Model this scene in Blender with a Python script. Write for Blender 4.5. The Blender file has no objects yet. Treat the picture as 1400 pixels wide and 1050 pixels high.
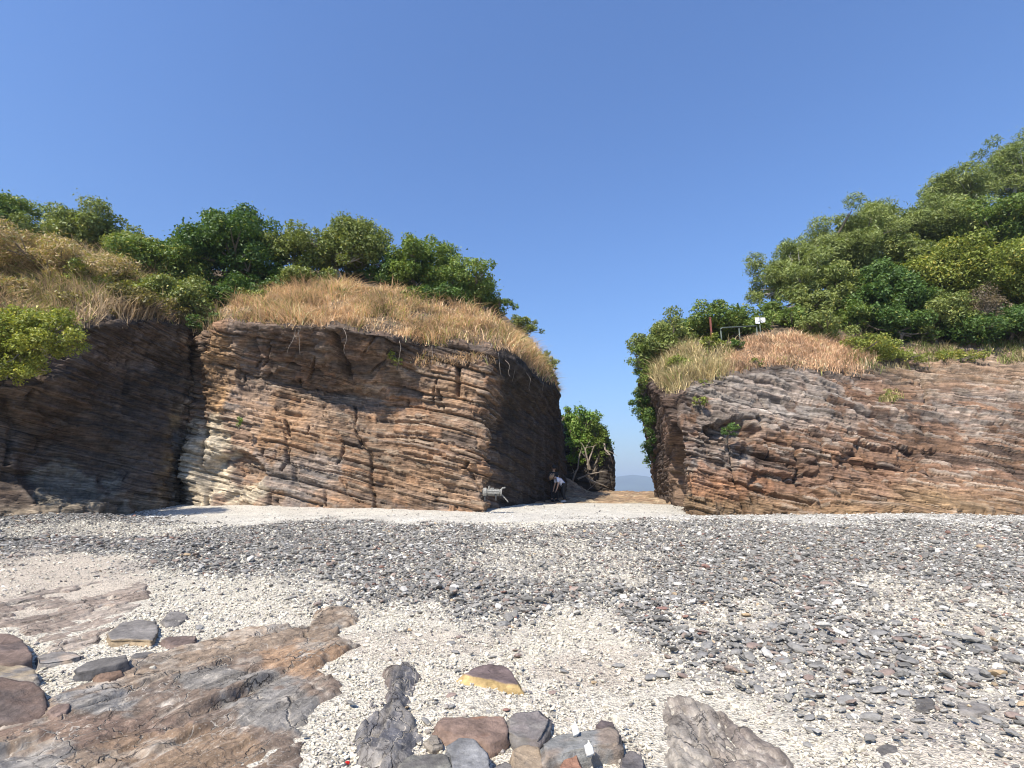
import bpy, bmesh, math, random
import numpy as np
from mathutils import Vector, Matrix, Euler

# ------------------------------------------------------------------ camera, sky, sun, exposure
SC = bpy.context.scene
COL = SC.collection
R = math.radians
FPX = 700.0                      # focal length in pixels of a 1400 px wide frame
HOR = 672.0                      # row of the horizon
CAMZ = 1.5
PITCH = math.atan((HOR - 525.0) / FPX)
CP, SP = math.cos(PITCH), math.sin(PITCH)

cam_d = bpy.data.cameras.new('camera'); cam = bpy.data.objects.new('camera', cam_d); COL.objects.link(cam)
cam_d.sensor_width = 36.0; cam_d.lens = 18.0; cam_d.clip_start = 0.05; cam_d.clip_end = 60000.0
cam.location = (0, 0, CAMZ); cam.rotation_euler = (R(90) + PITCH, 0, 0)
SC.camera = cam

SUN_EL, SUN_AZ = R(48.0), R(34.0)          # azimuth: left of straight behind the camera
TO_SUN = Vector((-math.sin(SUN_AZ) * math.cos(SUN_EL), -math.cos(SUN_AZ) * math.cos(SUN_EL), math.sin(SUN_EL)))
world = bpy.data.worlds.new('World'); SC.world = world; world.use_nodes = True
wn = world.node_tree.nodes; wl = world.node_tree.links
bg = wn['Background']; sky = wn.new('ShaderNodeTexSky'); sky.sky_type = 'NISHITA'; sky.sun_disc = False
sky.sun_elevation = SUN_EL; sky.sun_rotation = math.atan2(TO_SUN.x, TO_SUN.y)
sky.air_density = 1.6; sky.dust_density = 1.2; sky.ozone_density = 10.0; sky.altitude = 0
tint = wn.new('ShaderNodeMix'); tint.data_type = 'RGBA'; tint.blend_type = 'MULTIPLY'; tint.inputs[0].default_value = 1.0
tint.inputs[7].default_value = (.98, 1.05, 1.26, 1)          # camera white balance
wl.new(sky.outputs[0], tint.inputs[6]); wl.new(tint.outputs[2], bg.inputs[0]); bg.inputs[1].default_value = 0.099
sun_d = bpy.data.lights.new('sun', 'SUN'); sun = bpy.data.objects.new('sun', sun_d); COL.objects.link(sun)
sun_d.energy = 5.0; sun_d.angle = R(0.53); sun_d.color = (1.0, 0.935, 0.82)
sun.rotation_euler = TO_SUN.to_track_quat('Z', 'Y').to_euler()
SC.view_settings.view_transform = 'Standard'; SC.view_settings.look = 'None'
SC.view_settings.exposure = 0.62; SC.view_settings.gamma = 1.0
SC.render.engine = 'CYCLES'
SC.cycles.max_bounces = 6; SC.cycles.diffuse_bounces = 1; SC.cycles.transparent_max_bounces = 6
SC.cycles.use_denoising = True; SC.cycles.denoising_prefilter = 'ACCURATE'; SC.cycles.volume_bounces = 0; SC.cycles.filter_width = 1.1; SC.cycles.sample_clamp_indirect = 4.0

rng = np.random.default_rng(7)
random.seed(7)

# ------------------------------------------------------------------ helpers: projection, noise
def pt(u, v, Y):
    """world point seen at pixel (u, v) of the 1400x1050 photograph, Y metres ahead"""
    xc = (u - 700.0) / FPX; yc = (525.0 - v) / FPX
    dy = CP - yc * SP; dz = SP + yc * CP
    s = Y / dy
    return np.array([xc * s, Y, CAMZ + dz * s])

def uv_of(P):
    P = np.asarray(P, float)
    x = P[..., 0]; y = P[..., 1]; z = P[..., 2] - CAMZ
    f = y * CP + z * SP; up = -y * SP + z * CP
    f = np.where(f < 0.05, 0.05, f)
    return 700 + FPX * x / f, 525 - FPX * up / f

def hsh(*k):
    h = np.zeros(np.broadcast(*[np.asarray(a) for a in k]).shape, np.uint32) + np.uint32(2166136261)
    for a in k:
        a = np.asarray(a).astype(np.int64).astype(np.uint32)
        h = (h ^ a) * np.uint32(16777619)
        h = h ^ (h >> np.uint32(13)); h = h * np.uint32(2246822519); h = h ^ (h >> np.uint32(16))
    return h.astype(np.float64) / 4294967295.0

def vnoise(P, seed=0):
    P = np.asarray(P, float)
    I = np.floor(P); F = P - I; F = F * F * F * (F * (F * 6 - 15) + 10)
    I = I.astype(np.int64); out = 0
    for dx in (0, 1):
        wx = F[..., 0] if dx else 1 - F[..., 0]
        for dy in (0, 1):
            wy = F[..., 1] if dy else 1 - F[..., 1]
            for dz in (0, 1):
                wz = F[..., 2] if dz else 1 - F[..., 2]
                out = out + wx * wy * wz * hsh(I[..., 0] + dx, I[..., 1] + dy, I[..., 2] + dz, seed)
    return out * 2 - 1

def fbm(P, oct=4, seed=0, gain=0.5):
    s = 0; a = 1; t = 0
    P = np.asarray(P, float)
    for o in range(oct):
        s = s + a * vnoise(P * 2.0 ** o + 17.3 * o, seed + o); t += a; a *= gain
    return 1.6 * s / t

def fbm2(x, y, sc, oct=4, seed=0):
    P = np.stack([np.asarray(x, float) * sc, np.asarray(y, float) * sc, np.zeros_like(np.asarray(x, float)) + 0.37], -1)
    return fbm(P, oct, seed)

def sstep(a, b, x):
    t = np.clip((x - a) / (b - a), 0, 1); return t * t * (3 - 2 * t)

def box_mask(u, v, u0, u1, v0, v1, soft=12, n=0):
    return sstep(u0 - soft, u0 + soft, u + n) * sstep(u1 + soft, u1 - soft, u + n) * sstep(v0 - soft, v0 + soft, v + n) * sstep(v1 + soft, v1 - soft, v + n)

def ell(u, v, cu, cv, ru, rv, n=0):
    d = np.sqrt(((u - cu) / ru) ** 2 + ((v - cv) / rv) ** 2) + n
    return sstep(1.15, 0.8, d)

def ground(x, y):
    x = np.asarray(x, float); y = np.asarray(y, float)
    t = np.clip(y, 0, 60)
    z = 0.05 * (np.minimum(t, 17) - 3) + 0.045 * np.clip(t - 17, 0, 5.5)
    z = z + 0.17 * np.exp(-((y - 20.5) / 1.7) ** 2) * sstep(-1.5, -6, x) + 0.10 * np.exp(-((y - 17.6) / 1.6) ** 2) * sstep(7, 12, x)
    z = z + 0.16 * np.exp(-((y - 14.5) / 2.2) ** 2) * sstep(-10, -14, x)
    z = z + 0.05 * fbm2(x, y, 0.22, 3, 5) + 0.022 * fbm2(x, y, 0.9, 2, 9)
    z = z + 0.07 * np.exp(-((y - 15.6 + 0.5 * np.sin(x * 0.3)) / 0.8) ** 2)
    return z

def gpt(u, v, h=0.0):
    """point of the beach surface (lifted by h) seen at pixel (u, v)"""
    a = pt(u, v, 1.0) - np.array([0, 0, CAMZ])
    k = (u, v, h)
    if k in _GP: return _GP[k].copy()
    z = 0.2; y = 5.0
    for _ in range(9):
        m = (CAMZ - z) / -a[2]; m = min(max(m, .5), 60.0)
        z = 0.5 * z + 0.5 * (float(ground(a[0] * m, m)) + h) if _ > 0 else float(ground(a[0] * m, m)) + h
    p = a * m; _GP[k] = np.array([p[0], p[1], CAMZ + p[2]]); return _GP[k].copy()
_GP = {}

# ------------------------------------------------------------------ helpers: objects and meshes
def tag(o, label=None, cat=None, group=None, kind=None):
    if label: o['label'] = label
    if cat: o['category'] = cat
    if group: o['group'] = group
    if kind: o['kind'] = kind
    return o

def obj(name, me, mat=None, parent=None):
    o = bpy.data.objects.new(name, me); COL.objects.link(o)
    if mat is not None and me is not None and len(me.materials) == 0: me.materials.append(mat)
    if parent is not None: o.parent = parent
    return o

def empty(name, loc=(0, 0, 0), rz=0):
    o = bpy.data.objects.new(name, None); COL.objects.link(o); o.location = Vector([float(a) for a in loc]); o.rotation_euler = (0, 0, rz)
    o.empty_display_size = 0.2
    return o

def mesh_np(name, V, F, col=None, smooth=False):
    """V (n,3); F (m,k) with constant k; col (n,3) per vertex"""
    me = bpy.data.meshes.new(name)
    V = np.ascontiguousarray(V, np.float32); F = np.ascontiguousarray(F, np.int32)
    m, k = F.shape
    me.vertices.add(len(V)); me.vertices.foreach_set('co', V.ravel())
    me.loops.add(m * k); me.loops.foreach_set('vertex_index', F.ravel())
    me.polygons.add(m); me.polygons.foreach_set('loop_start', np.arange(0, m * k, k, dtype=np.int32))
    me.polygons.foreach_set('loop_total', np.full(m, k, np.int32))
    if smooth: me.polygons.foreach_set('use_smooth', np.ones(m, bool))
    me.update(calc_edges=True)
    if col is not None:
        c = np.ones((len(V), 4), np.float32); c[:, :3] = np.clip(col, 0, 1)
        at = me.color_attributes.new('col', 'FLOAT_COLOR', 'POINT'); at.data.foreach_set('color', c.ravel())
    return me

def grid_faces(ns, nt):
    i = np.arange(ns - 1)[:, None]; j = np.arange(nt - 1)[None, :]
    a = i * nt + j
    return np.stack([a, a + nt, a + nt + 1, a + 1], -1).reshape(-1, 4)

def tube(path, radii, seg=6, cap=True):
    """tapered tube along a path -> (V, F quads)"""
    path = np.asarray(path, float); n = len(path); V = []; 
    d = np.gradient(path, axis=0)
    for i in range(n):
        t = d[i] / (np.linalg.norm(d[i]) + 1e-9)
        a = np.cross(t, [0.3, 0.2, 1.0] if abs(t[2]) < 0.9 else [1.0, 0.1, 0]); a /= np.linalg.norm(a) + 1e-9
        b = np.cross(t, a)
        for k in range(seg):
            w = 2 * math.pi * k / seg
            V.append(path[i] + radii[i] * (math.cos(w) * a + math.sin(w) * b))
    F = []
    for i in range(n - 1):
        for k in range(seg):
            k2 = (k + 1) % seg
            F.append((i * seg + k, i * seg + k2, (i + 1) * seg + k2, (i + 1) * seg + k))
    if cap:
        V.append(path[0]); V.append(path[-1]); c0 = n * seg; c1 = c0 + 1
        for k in range(seg):
            k2 = (k + 1) % seg
            F.append((c0, k2, k, k)); F.append((c1, (n - 1) * seg + k, (n - 1) * seg + k2, (n - 1) * seg + k2))
    return V, F

class MB:
    """collects pieces of one part"""
    def __init__(s): s.V = []; s.F = []
    def add(s, V, F):
        o = len(s.V); s.V += [tuple(map(float, p)) for p in V]
        for f in F:
            g = []
            for i in f:
                if o + i not in g: g.append(o + i)
            s.F.append(g)
        return s
    def tube(s, path, radii, seg=6): return s.add(*tube(path, radii, seg))
    def bar(s, a, b, r0, r1=None, seg=8): return s.tube([a, b], [r0, r0 if r1 is None else r1], seg)
    def box(s, c, d, rot=None):
        c = np.array(c, float); d = np.array(d, float) / 2
        V = [np.array([x, y, z]) * d for x in (-1, 1) for y in (-1, 1) for z in (-1, 1)]
        if rot is not None: V = [np.array(rot @ Vector(p)) for p in V]
        F = [(0, 1, 3, 2), (4, 6, 7, 5), (0, 4, 5, 1), (2, 3, 7, 6), (0, 2, 6, 4), (1, 5, 7, 3)]
        return s.add([p + c for p in V], F)
    def ball(s, c, r, seg=10, rings=7):
        c = np.array(c, float); r = np.array(r, float) * np.ones(3)
        V = []
        for i in range(rings + 1):
            th = math.pi * i / rings
            for k in range(seg):
                ph = 2 * math.pi * k / seg
                V.append(c + r * np.array([math.sin(th) * math.cos(ph), math.sin(th) * math.sin(ph), math.cos(th)]))
        F = [(i * seg + k, (i + 1) * seg + k, (i + 1) * seg + (k + 1) % seg, i * seg + (k + 1) % seg) for i in range(rings) for k in range(seg)]
        return s.add(V, F)
    def build(s, name, mat, parent=None, smooth=False, bevel=0):
        me = bpy.data.meshes.new(name); me.from_pydata(s.V, [], s.F)
        bm = bmesh.new(); bm.from_mesh(me); bmesh.ops.remove_doubles(bm, verts=bm.verts, dist=1e-5)
        if bevel: bmesh.ops.bevel(bm, geom=list(bm.edges), offset=bevel, segments=2, affect='EDGES')
        bmesh.ops.recalc_face_normals(bm, faces=bm.faces); bm.to_mesh(me); bm.free()
        if smooth:
            for p in me.polygons: p.use_smooth = True
        return obj(name, me, mat, parent)

# ------------------------------------------------------------------ materials
def new_mat(name):
    m = bpy.data.materials.new(name); m.use_nodes = True
    nt = m.node_tree; p = nt.nodes['Principled BSDF']
    return m, nt, p

def N(nt, t, **kw):
    n = nt.nodes.new(t)
    for k, v in kw.items(): setattr(n, k, v)
    return n

def mixc(nt, fac, a, b, mode='MIX'):
    n = nt.nodes.new('ShaderNodeMix'); n.data_type = 'RGBA'; n.blend_type = mode
    for s, val in ((0, fac), (6, a), (7, b)):
        if isinstance(val, (int, float)): n.inputs[s].default_value = val
        elif isinstance(val, tuple): n.inputs[s].default_value = (*val, 1) if len(val) == 3 else val
        else: nt.links.new(val, n.inputs[s])
    return n.outputs[2]

def ramp(nt, src, stops):
    n = nt.nodes.new('ShaderNodeValToRGB'); nt.links.new(src, n.inputs[0])
    e = n.color_ramp.elements
    while len(e) < len(stops): e.new(0.5)
    for k, (p, c) in enumerate(stops):
        e[k].position = p; e[k].color = (c, c, c, 1) if isinstance(c, (int, float)) else (*c, 1)
    return n.outputs[0]

def noise(nt, vec, scale, detail=5, rough=0.6, mapping=None):
    if mapping is not None:
        mp = nt.nodes.new('ShaderNodeMapping'); mp.inputs['Scale'].default_value = mapping[0]; mp.inputs['Rotation'].default_value = mapping[1]
        nt.links.new(vec, mp.inputs[0]); vec = mp.outputs[0]
    n = nt.nodes.new('ShaderNodeTexNoise'); n.inputs['Scale'].default_value = scale; n.inputs['Detail'].default_value = detail; n.inputs['Roughness'].default_value = rough
    nt.links.new(vec, n.inputs['Vector']); return n.outputs[0]

def rock_material(name, bed_rot=(0, 0, 0), lam=10.0, fine=9.0, bump=0.5, contrast=(0.55, 1.35), specks=None, dist=0.05):
    m, nt, p = new_mat(name); L = nt.links
    at = N(nt, 'ShaderNodeAttribute', attribute_name='col')
    g = N(nt, 'ShaderNodeNewGeometry')
    pos = g.outputs['Position']
    lamn = noise(nt, pos, 1.6, 6, 0.65, ((1.0, 1.0, lam), bed_rot))
    grain = noise(nt, pos, fine, 8, 0.7)
    lo, hi = contrast
    c = mixc(nt, 1.0, at.outputs['Color'], ramp(nt, lamn, [(0.3, lo), (0.7, hi)]), 'MULTIPLY')
    c = mixc(nt, 1.0, c, ramp(nt, grain, [(0.3, 0.6), (0.72, 1.3)]), 'MULTIPLY')
    if specks is not None:
        sp = noise(nt, pos, 26.0, 3, 0.6)
        c = mixc(nt, ramp(nt, sp, [(0.66, 0.0), (0.72, 0.75)]), c, specks)
    L.new(c, p.inputs['Base Color']); p.inputs['Roughness'].default_value = 0.88; p.inputs['Specular IOR Level'].default_value = 0.25
    ad = N(nt, 'ShaderNodeMath', operation='ADD'); L.new(lamn, ad.inputs[0]); L.new(grain, ad.inputs[1])
    b = N(nt, 'ShaderNodeBump'); b.inputs['Strength'].default_value = bump; b.inputs['Distance'].default_value = dist
    L.new(ad.outputs[0], b.inputs['Height']); L.new(b.outputs[0], p.inputs['Normal'])
    return m

def add_beds(m, nb, th=0.055, lo=.74, hi=1.2):
    """thin parallel beds: each bed has its own tone, dark partings between some of them"""
    nt = m.node_tree; p = nt.nodes['Principled BSDF']; L = nt.links; src = p.inputs['Base Color'].links[0].from_socket
    g = N(nt, 'ShaderNodeNewGeometry'); dt = N(nt, 'ShaderNodeVectorMath', operation='DOT_PRODUCT'); dt.inputs[1].default_value = tuple(nb); L.new(g.outputs['Position'], dt.inputs[0])
    w1 = noise(nt, g.outputs['Position'], .35, 3, .5); w2 = noise(nt, g.outputs['Position'], 1.7, 3, .55)
    def mth(op, a, b):
        n = N(nt, 'ShaderNodeMath', operation=op)
        for k, v in ((0, a), (1, b)):
            if isinstance(v, (int, float)): n.inputs[k].default_value = v
            else: L.new(v, n.inputs[k])
        return n.outputs[0]
    b = mth('ADD', dt.outputs['Value'], mth('ADD', mth('MULTIPLY', w1, .28), mth('MULTIPLY', w2, .05)))
    hs = None
    gate = noise(nt, g.outputs['Position'], .8, 4, .6)
    for t_, l_, h_ in ((th, lo, hi), (th * 3.1, .82, 1.12)):
        q = mth('DIVIDE', b, t_); fl = mth('FLOOR', q, 0.0); fr = mth('SUBTRACT', q, fl)
        wn_ = N(nt, 'ShaderNodeTexWhiteNoise', noise_dimensions='1D'); L.new(fl, wn_.inputs['W'])
        src = mixc(nt, 1.0, src, ramp(nt, wn_.outputs['Value'], [(0.0, l_), (.35, .92), (1.0, h_)]), 'MULTIPLY')
        ln = ramp(nt, fr, [(0.0, 0.0), (.20, 1.0)])
        gt = mth('MULTIPLY', mth('SUBTRACT', 1.0, ln), ramp(nt, mth('ADD', gate, mth('MULTIPLY', wn_.outputs['Value'], .25)), [(.64, 0.0), (.74, .9)]))
        src = mixc(nt, gt, src, (.028, .022, .018))
        hh = mth('ADD', wn_.outputs['Value'], mth('MULTIPLY', gt, -.8)); hs = hh if hs is None else mth('ADD', hs, mth('MULTIPLY', hh, 1.6))
    L.new(src, p.inputs['Base Color'])
    bp = [n for n in nt.nodes if n.type == 'BUMP'][0]; b2 = N(nt, 'ShaderNodeBump'); b2.inputs['Strength'].default_value = .7; b2.inputs['Distance'].default_value = .025
    L.new(hs, b2.inputs['Height']); L.new(bp.outputs[0], b2.inputs['Normal']); L.new(b2.outputs[0], p.inputs['Normal'])

def plain(name, color, rough=0.6, metal=0.0, var=0.15, scale=8.0):
    m, nt, p = new_mat(name)
    tc = N(nt, 'ShaderNodeTexCoord')
    n = noise(nt, tc.outputs['Object'], scale, 5, 0.6)
    c = mixc(nt, 1.0, tuple(color), ramp(nt, n, [(0.3, 1 - var), (0.7, 1 + var)]), 'MULTIPLY')
    nt.links.new(c, p.inputs['Base Color']); p.inputs['Roughness'].default_value = rough; p.inputs['Metallic'].default_value = metal
    return m

def leaf_material(name, trans=0.28, rough=0.5, tcol=(1.2, 1.25, .5)):
    m, nt, p = new_mat(name); L = nt.links
    at = N(nt, 'ShaderNodeAttribute', attribute_name='col')
    L.new(at.outputs['Color'], p.inputs['Base Color']); p.inputs['Roughness'].default_value = rough; p.inputs['Specular IOR Level'].default_value = 0.35
    tr = N(nt, 'ShaderNodeBsdfTranslucent')
    c = mixc(nt, 1.0, at.outputs['Color'], tcol, 'MULTIPLY'); L.new(c, tr.inputs[0])
    mx = N(nt, 'ShaderNodeMixShader'); mx.inputs[0].default_value = trans
    L.new(p.outputs[0], mx.inputs[1]); L.new(tr.outputs[0], mx.inputs[2]); L.new(mx.outputs[0], nt.nodes['Material Output'].inputs[0])
    return m

M = {}
M['cliff_left'] = rock_material('layered_rock_left', (0, R(-11), 0), 13.0, 7.0, 0.75, (0.5, 1.4))
M['cliff_right'] = rock_material('layered_rock_right', (0, R(-12), 0), 13.0, 7.0, 0.75, (0.5, 1.4))
def add_cracks(m, ang):
    nt = m.node_tree; p = nt.nodes['Principled BSDF']; L = nt.links
    src = p.inputs['Base Color'].links[0].from_socket; g = N(nt, 'ShaderNodeNewGeometry')
    wob = nt.nodes.new('ShaderNodeTexNoise'); wob.inputs['Scale'].default_value = 3.0; wob.inputs['Detail'].default_value = 5; L.new(g.outputs['Position'], wob.inputs['Vector'])
    vm = N(nt, 'ShaderNodeVectorMath', operation='MULTIPLY_ADD'); vm.inputs[1].default_value = (.5, .5, .5); L.new(wob.outputs['Color'], vm.inputs[0]); L.new(g.outputs['Position'], vm.inputs[2])
    pale = noise(nt, g.outputs['Position'], 2.3, 4, .6)
    hs = []
    for sc, w, st, gate in ((2.6, .016, (.38, 1, 1), (.40, .55)), (6.5, .028, (.55, 1, 1), (.50, .62))):
        mp = N(nt, 'ShaderNodeMapping'); mp.vector_type = 'POINT'; mp.inputs['Rotation'].default_value = (0, 0, -ang); L.new(vm.outputs[0], mp.inputs[0])
        m2 = N(nt, 'ShaderNodeMapping'); m2.inputs['Scale'].default_value = st; L.new(mp.outputs[0], m2.inputs[0])
        vo = N(nt, 'ShaderNodeTexVoronoi', feature='DISTANCE_TO_EDGE'); vo.inputs['Scale'].default_value = sc; L.new(m2.outputs[0], vo.inputs['Vector'])
        ck = ramp(nt, vo.outputs['Distance'], [(0.0, 1.0), (w, 0.0)])
        gt = ramp(nt, pale, [(gate[0], 0.0), (gate[1], 1.0)])
        mul = N(nt, 'ShaderNodeMath', operation='MULTIPLY'); L.new(ck, mul.inputs[0]); L.new(gt, mul.inputs[1])
        src = mixc(nt, mul.outputs[0], src, (.52, .46, .38)); hs.append(ck)
        dk = N(nt, 'ShaderNodeMath', operation='MULTIPLY'); L.new(ck, dk.inputs[0]); inv = N(nt, 'ShaderNodeMath', operation='SUBTRACT'); inv.inputs[0].default_value = .8; L.new(gt, inv.inputs[1]); L.new(inv.outputs[0], dk.inputs[1]); dk.use_clamp = True
        src = mixc(nt, dk.outputs[0], src, (.05, .042, .038))
    L.new(src, p.inputs['Base Color'])
    bp = [n for n in nt.nodes if n.type == 'BUMP'][0]; b2 = N(nt, 'ShaderNodeBump'); b2.invert = True; b2.inputs['Strength'].default_value = .8; b2.inputs['Distance'].default_value = .03
    L.new(hs[0], b2.inputs['Height']); L.new(bp.outputs[0], b2.inputs['Normal']); L.new(b2.outputs[0], p.inputs['Normal'])
def add_streaks(m, ang):
    nt = m.node_tree; p = nt.nodes['Principled BSDF']; L = nt.links; src = p.inputs['Base Color'].links[0].from_socket
    g = N(nt, 'ShaderNodeNewGeometry'); mp = N(nt, 'ShaderNodeMapping'); mp.inputs['Rotation'].default_value = (0, 0, -ang); L.new(g.outputs['Position'], mp.inputs[0])
    n = noise(nt, mp.outputs[0], 5.0, 8, .72, ((.35, 2.6, 1), (0, 0, 0)))
    c = mixc(nt, 1.0, src, ramp(nt, n, [(.32, .5), (.5, 1.0), (.7, 1.45)]), 'MULTIPLY')
    n2 = noise(nt, g.outputs['Position'], 60.0, 3, .6); c = mixc(nt, ramp(nt, n2, [(.60, 0.0), (.70, .55)]), c, (.46, .41, .34))
    L.new(c, p.inputs['Base Color'])
M['loose'] = rock_material('loose_rock', (0, 0, 0), 4.0, 20.0, 0.9, (0.6, 1.35), None, 0.02)
add_beds(M['cliff_left'], (.235, .10, .965)); add_beds(M['cliff_right'], (.225, .05, .97))
M['leaf'] = leaf_material('leaf_green')
M['grass'] = leaf_material('dry_grass', 0.35, 0.8, (1.05, 1.0, .85))
M['bark'] = plain('bark', (0.16, 0.13, 0.10), 0.9, 0, 0.35, 14)
M['bark_pale'] = plain('pale_bark', (0.42, 0.38, 0.33), 0.9, 0, 0.3, 14)
M['deadwood'] = plain('dead_wood', (0.30, 0.25, 0.20), 0.9, 0, 0.3, 14)

# ------------------------------------------------------------------ cliffs: lattice of (u, v, Y) control points -> dense layered sheet
def blur(A, k, axis):
    if k <= 0: return A
    pad = [(0, 0)] * A.ndim; pad[axis] = (k, k)
    B = np.pad(A, pad, mode='edge'); n = A.shape[axis]; out = 0; ws = 0
    for d in range(-k, k + 1):
        w = math.exp(-2.0 * (d / (k + 1e-6)) ** 2); ws += w
        out = out + w * np.take(B, np.arange(n) + k + d, axis=axis)
    return out / ws

def densify(C, axis, counts):
    parts = []
    n = C.shape[axis]
    for i in range(n - 1):
        a = np.take(C, i, axis); b = np.take(C, i + 1, axis)
        t = np.linspace(0, 1, counts[i], endpoint=(i == n - 2))
        for w in t: parts.append(a * (1 - w) + b * w)
    return np.stack(parts, axis)

def sheet(stations, res_s, res_rows, blur_s=5, blur_t=5):
    """stations: list of list of (u,v,Y) from foot to back"""
    C = np.array([[pt(*p) for p in st] for st in stations])
    foot = C[:, :1].copy(); foot[:, 0, 2] = -1.2
    C = np.concatenate([foot, C], 1)
    seg = np.linalg.norm(np.diff(C, axis=0), axis=2)[:, 1:6].mean(1)
    C2 = densify(C, 0, [max(2, int(math.ceil(s / r))) for s, r in zip(seg, res_s)])
    segt = np.linalg.norm(np.diff(C, axis=1), axis=2).mean(0)
    cnt = [max(2, int(math.ceil(s / r))) for s, r in zip(segt, res_rows)]
    C3 = densify(C2, 1, cnt)
    rowpar = np.concatenate([np.linspace(i, i + 1, c, endpoint=(i == len(cnt) - 1)) for i, c in enumerate(cnt)])
    C3 = blur(blur(C3, blur_s, 0), blur_t, 1)
    return C3, rowpar

def grid_normals(P):
    ds = np.gradient(P, axis=0); dt = np.gradient(P, axis=1)
    n = np.cross(ds, dt); return n / (np.linalg.norm(n, axis=2, keepdims=True) + 1e-9)

def strata(P, nb, th, w, seed, warp):
    b = P @ nb + warp
    c = P[..., 0] * 0.82 + P[..., 1] * 0.57 + 0.25 * vnoise(P * 0.9, seed + 50)
    i = np.floor(b / th); f = b / th - i
    # uneven layers: some merge with the one above
    merge = hsh(i, seed + 3) < 0.35; i = np.where(merge & (f > 0.5), i + 1, i)
    ww = w * (0.4 + 1.4 * hsh(i, seed + 1))
    j = np.floor((c + 9.1 * hsh(i, seed + 2)) / ww); g = (c + 9.1 * hsh(i, seed + 2)) / ww - j
    val = hsh(i, j, seed + 4)
    edge = np.minimum(np.minimum(f, 1 - f) * th, np.minimum(g, 1 - g) * ww)
    return val, edge, hsh(i, seed + 5)

def displace(P, nrm, nb, amp, seed, k=1.0):
    warp = 0.10 * fbm(P * 0.22, 3, seed + 20) + 0.025 * fbm(P * 0.9, 2, seed + 22)
    v1, e1, l1 = strata(P, nb, 0.62, 2.6, seed, warp)
    v2, e2, l2 = strata(P, nb, 0.22, 0.95, seed + 100, warp)
    v3, e3, l3 = strata(P, nb, 0.085, 0.5, seed + 200, warp)
    big = fbm(P * 0.35, 4, seed + 300)
    rough = fbm(P * 4.0, 3, seed + 310)
    reg = sstep(-0.35, 0.4, fbm(P * 0.45, 2, seed + 320))
    d = 0.24 * big + k * ((0.20 * (v1 - 0.5) + 0.07 * (l1 - 0.5)) * (0.25 + 0.75 * reg) + (0.13 * (v2 - 0.5)) * (0.2 + 0.95 * reg) + 0.12 * (v3 - 0.5) * (1.3 - .6 * reg) + 0.035 * (l2 - .5)) + 0.05 * rough
    d = d - k * (0.2 * np.exp(-(e1 / 0.035) ** 2) * (reg > .3) + 0.045 * np.exp(-(e2 / 0.02) ** 2) * (reg < .8))
    # a few deep near-vertical joints
    jt = P[..., 0] * 0.9 + P[..., 1] * 0.45 + 0.12 * P[..., 2] + 0.35 * fbm(P * 0.7, 2, seed + 330)
    jf = np.abs((jt / 2.7) % 1 - 0.5) * 2.7
    d = d - k * 0.28 * np.exp(-(jf / 0.05) ** 2) * (fbm(P * 0.5, 2, seed + 340) > 0.05)
    Q = P + nrm * (d * amp)[..., None]
    return Q, dict(v1=v1, v2=v2, v3=v3, l1=l1, l2=l2, l3=l3, big=big, reg=reg, warp=warp, d=d, rough=rough)

def mixv(c, m, col):
    return c * (1 - m[..., None]) + np.array(col, float) * m[..., None]

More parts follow.
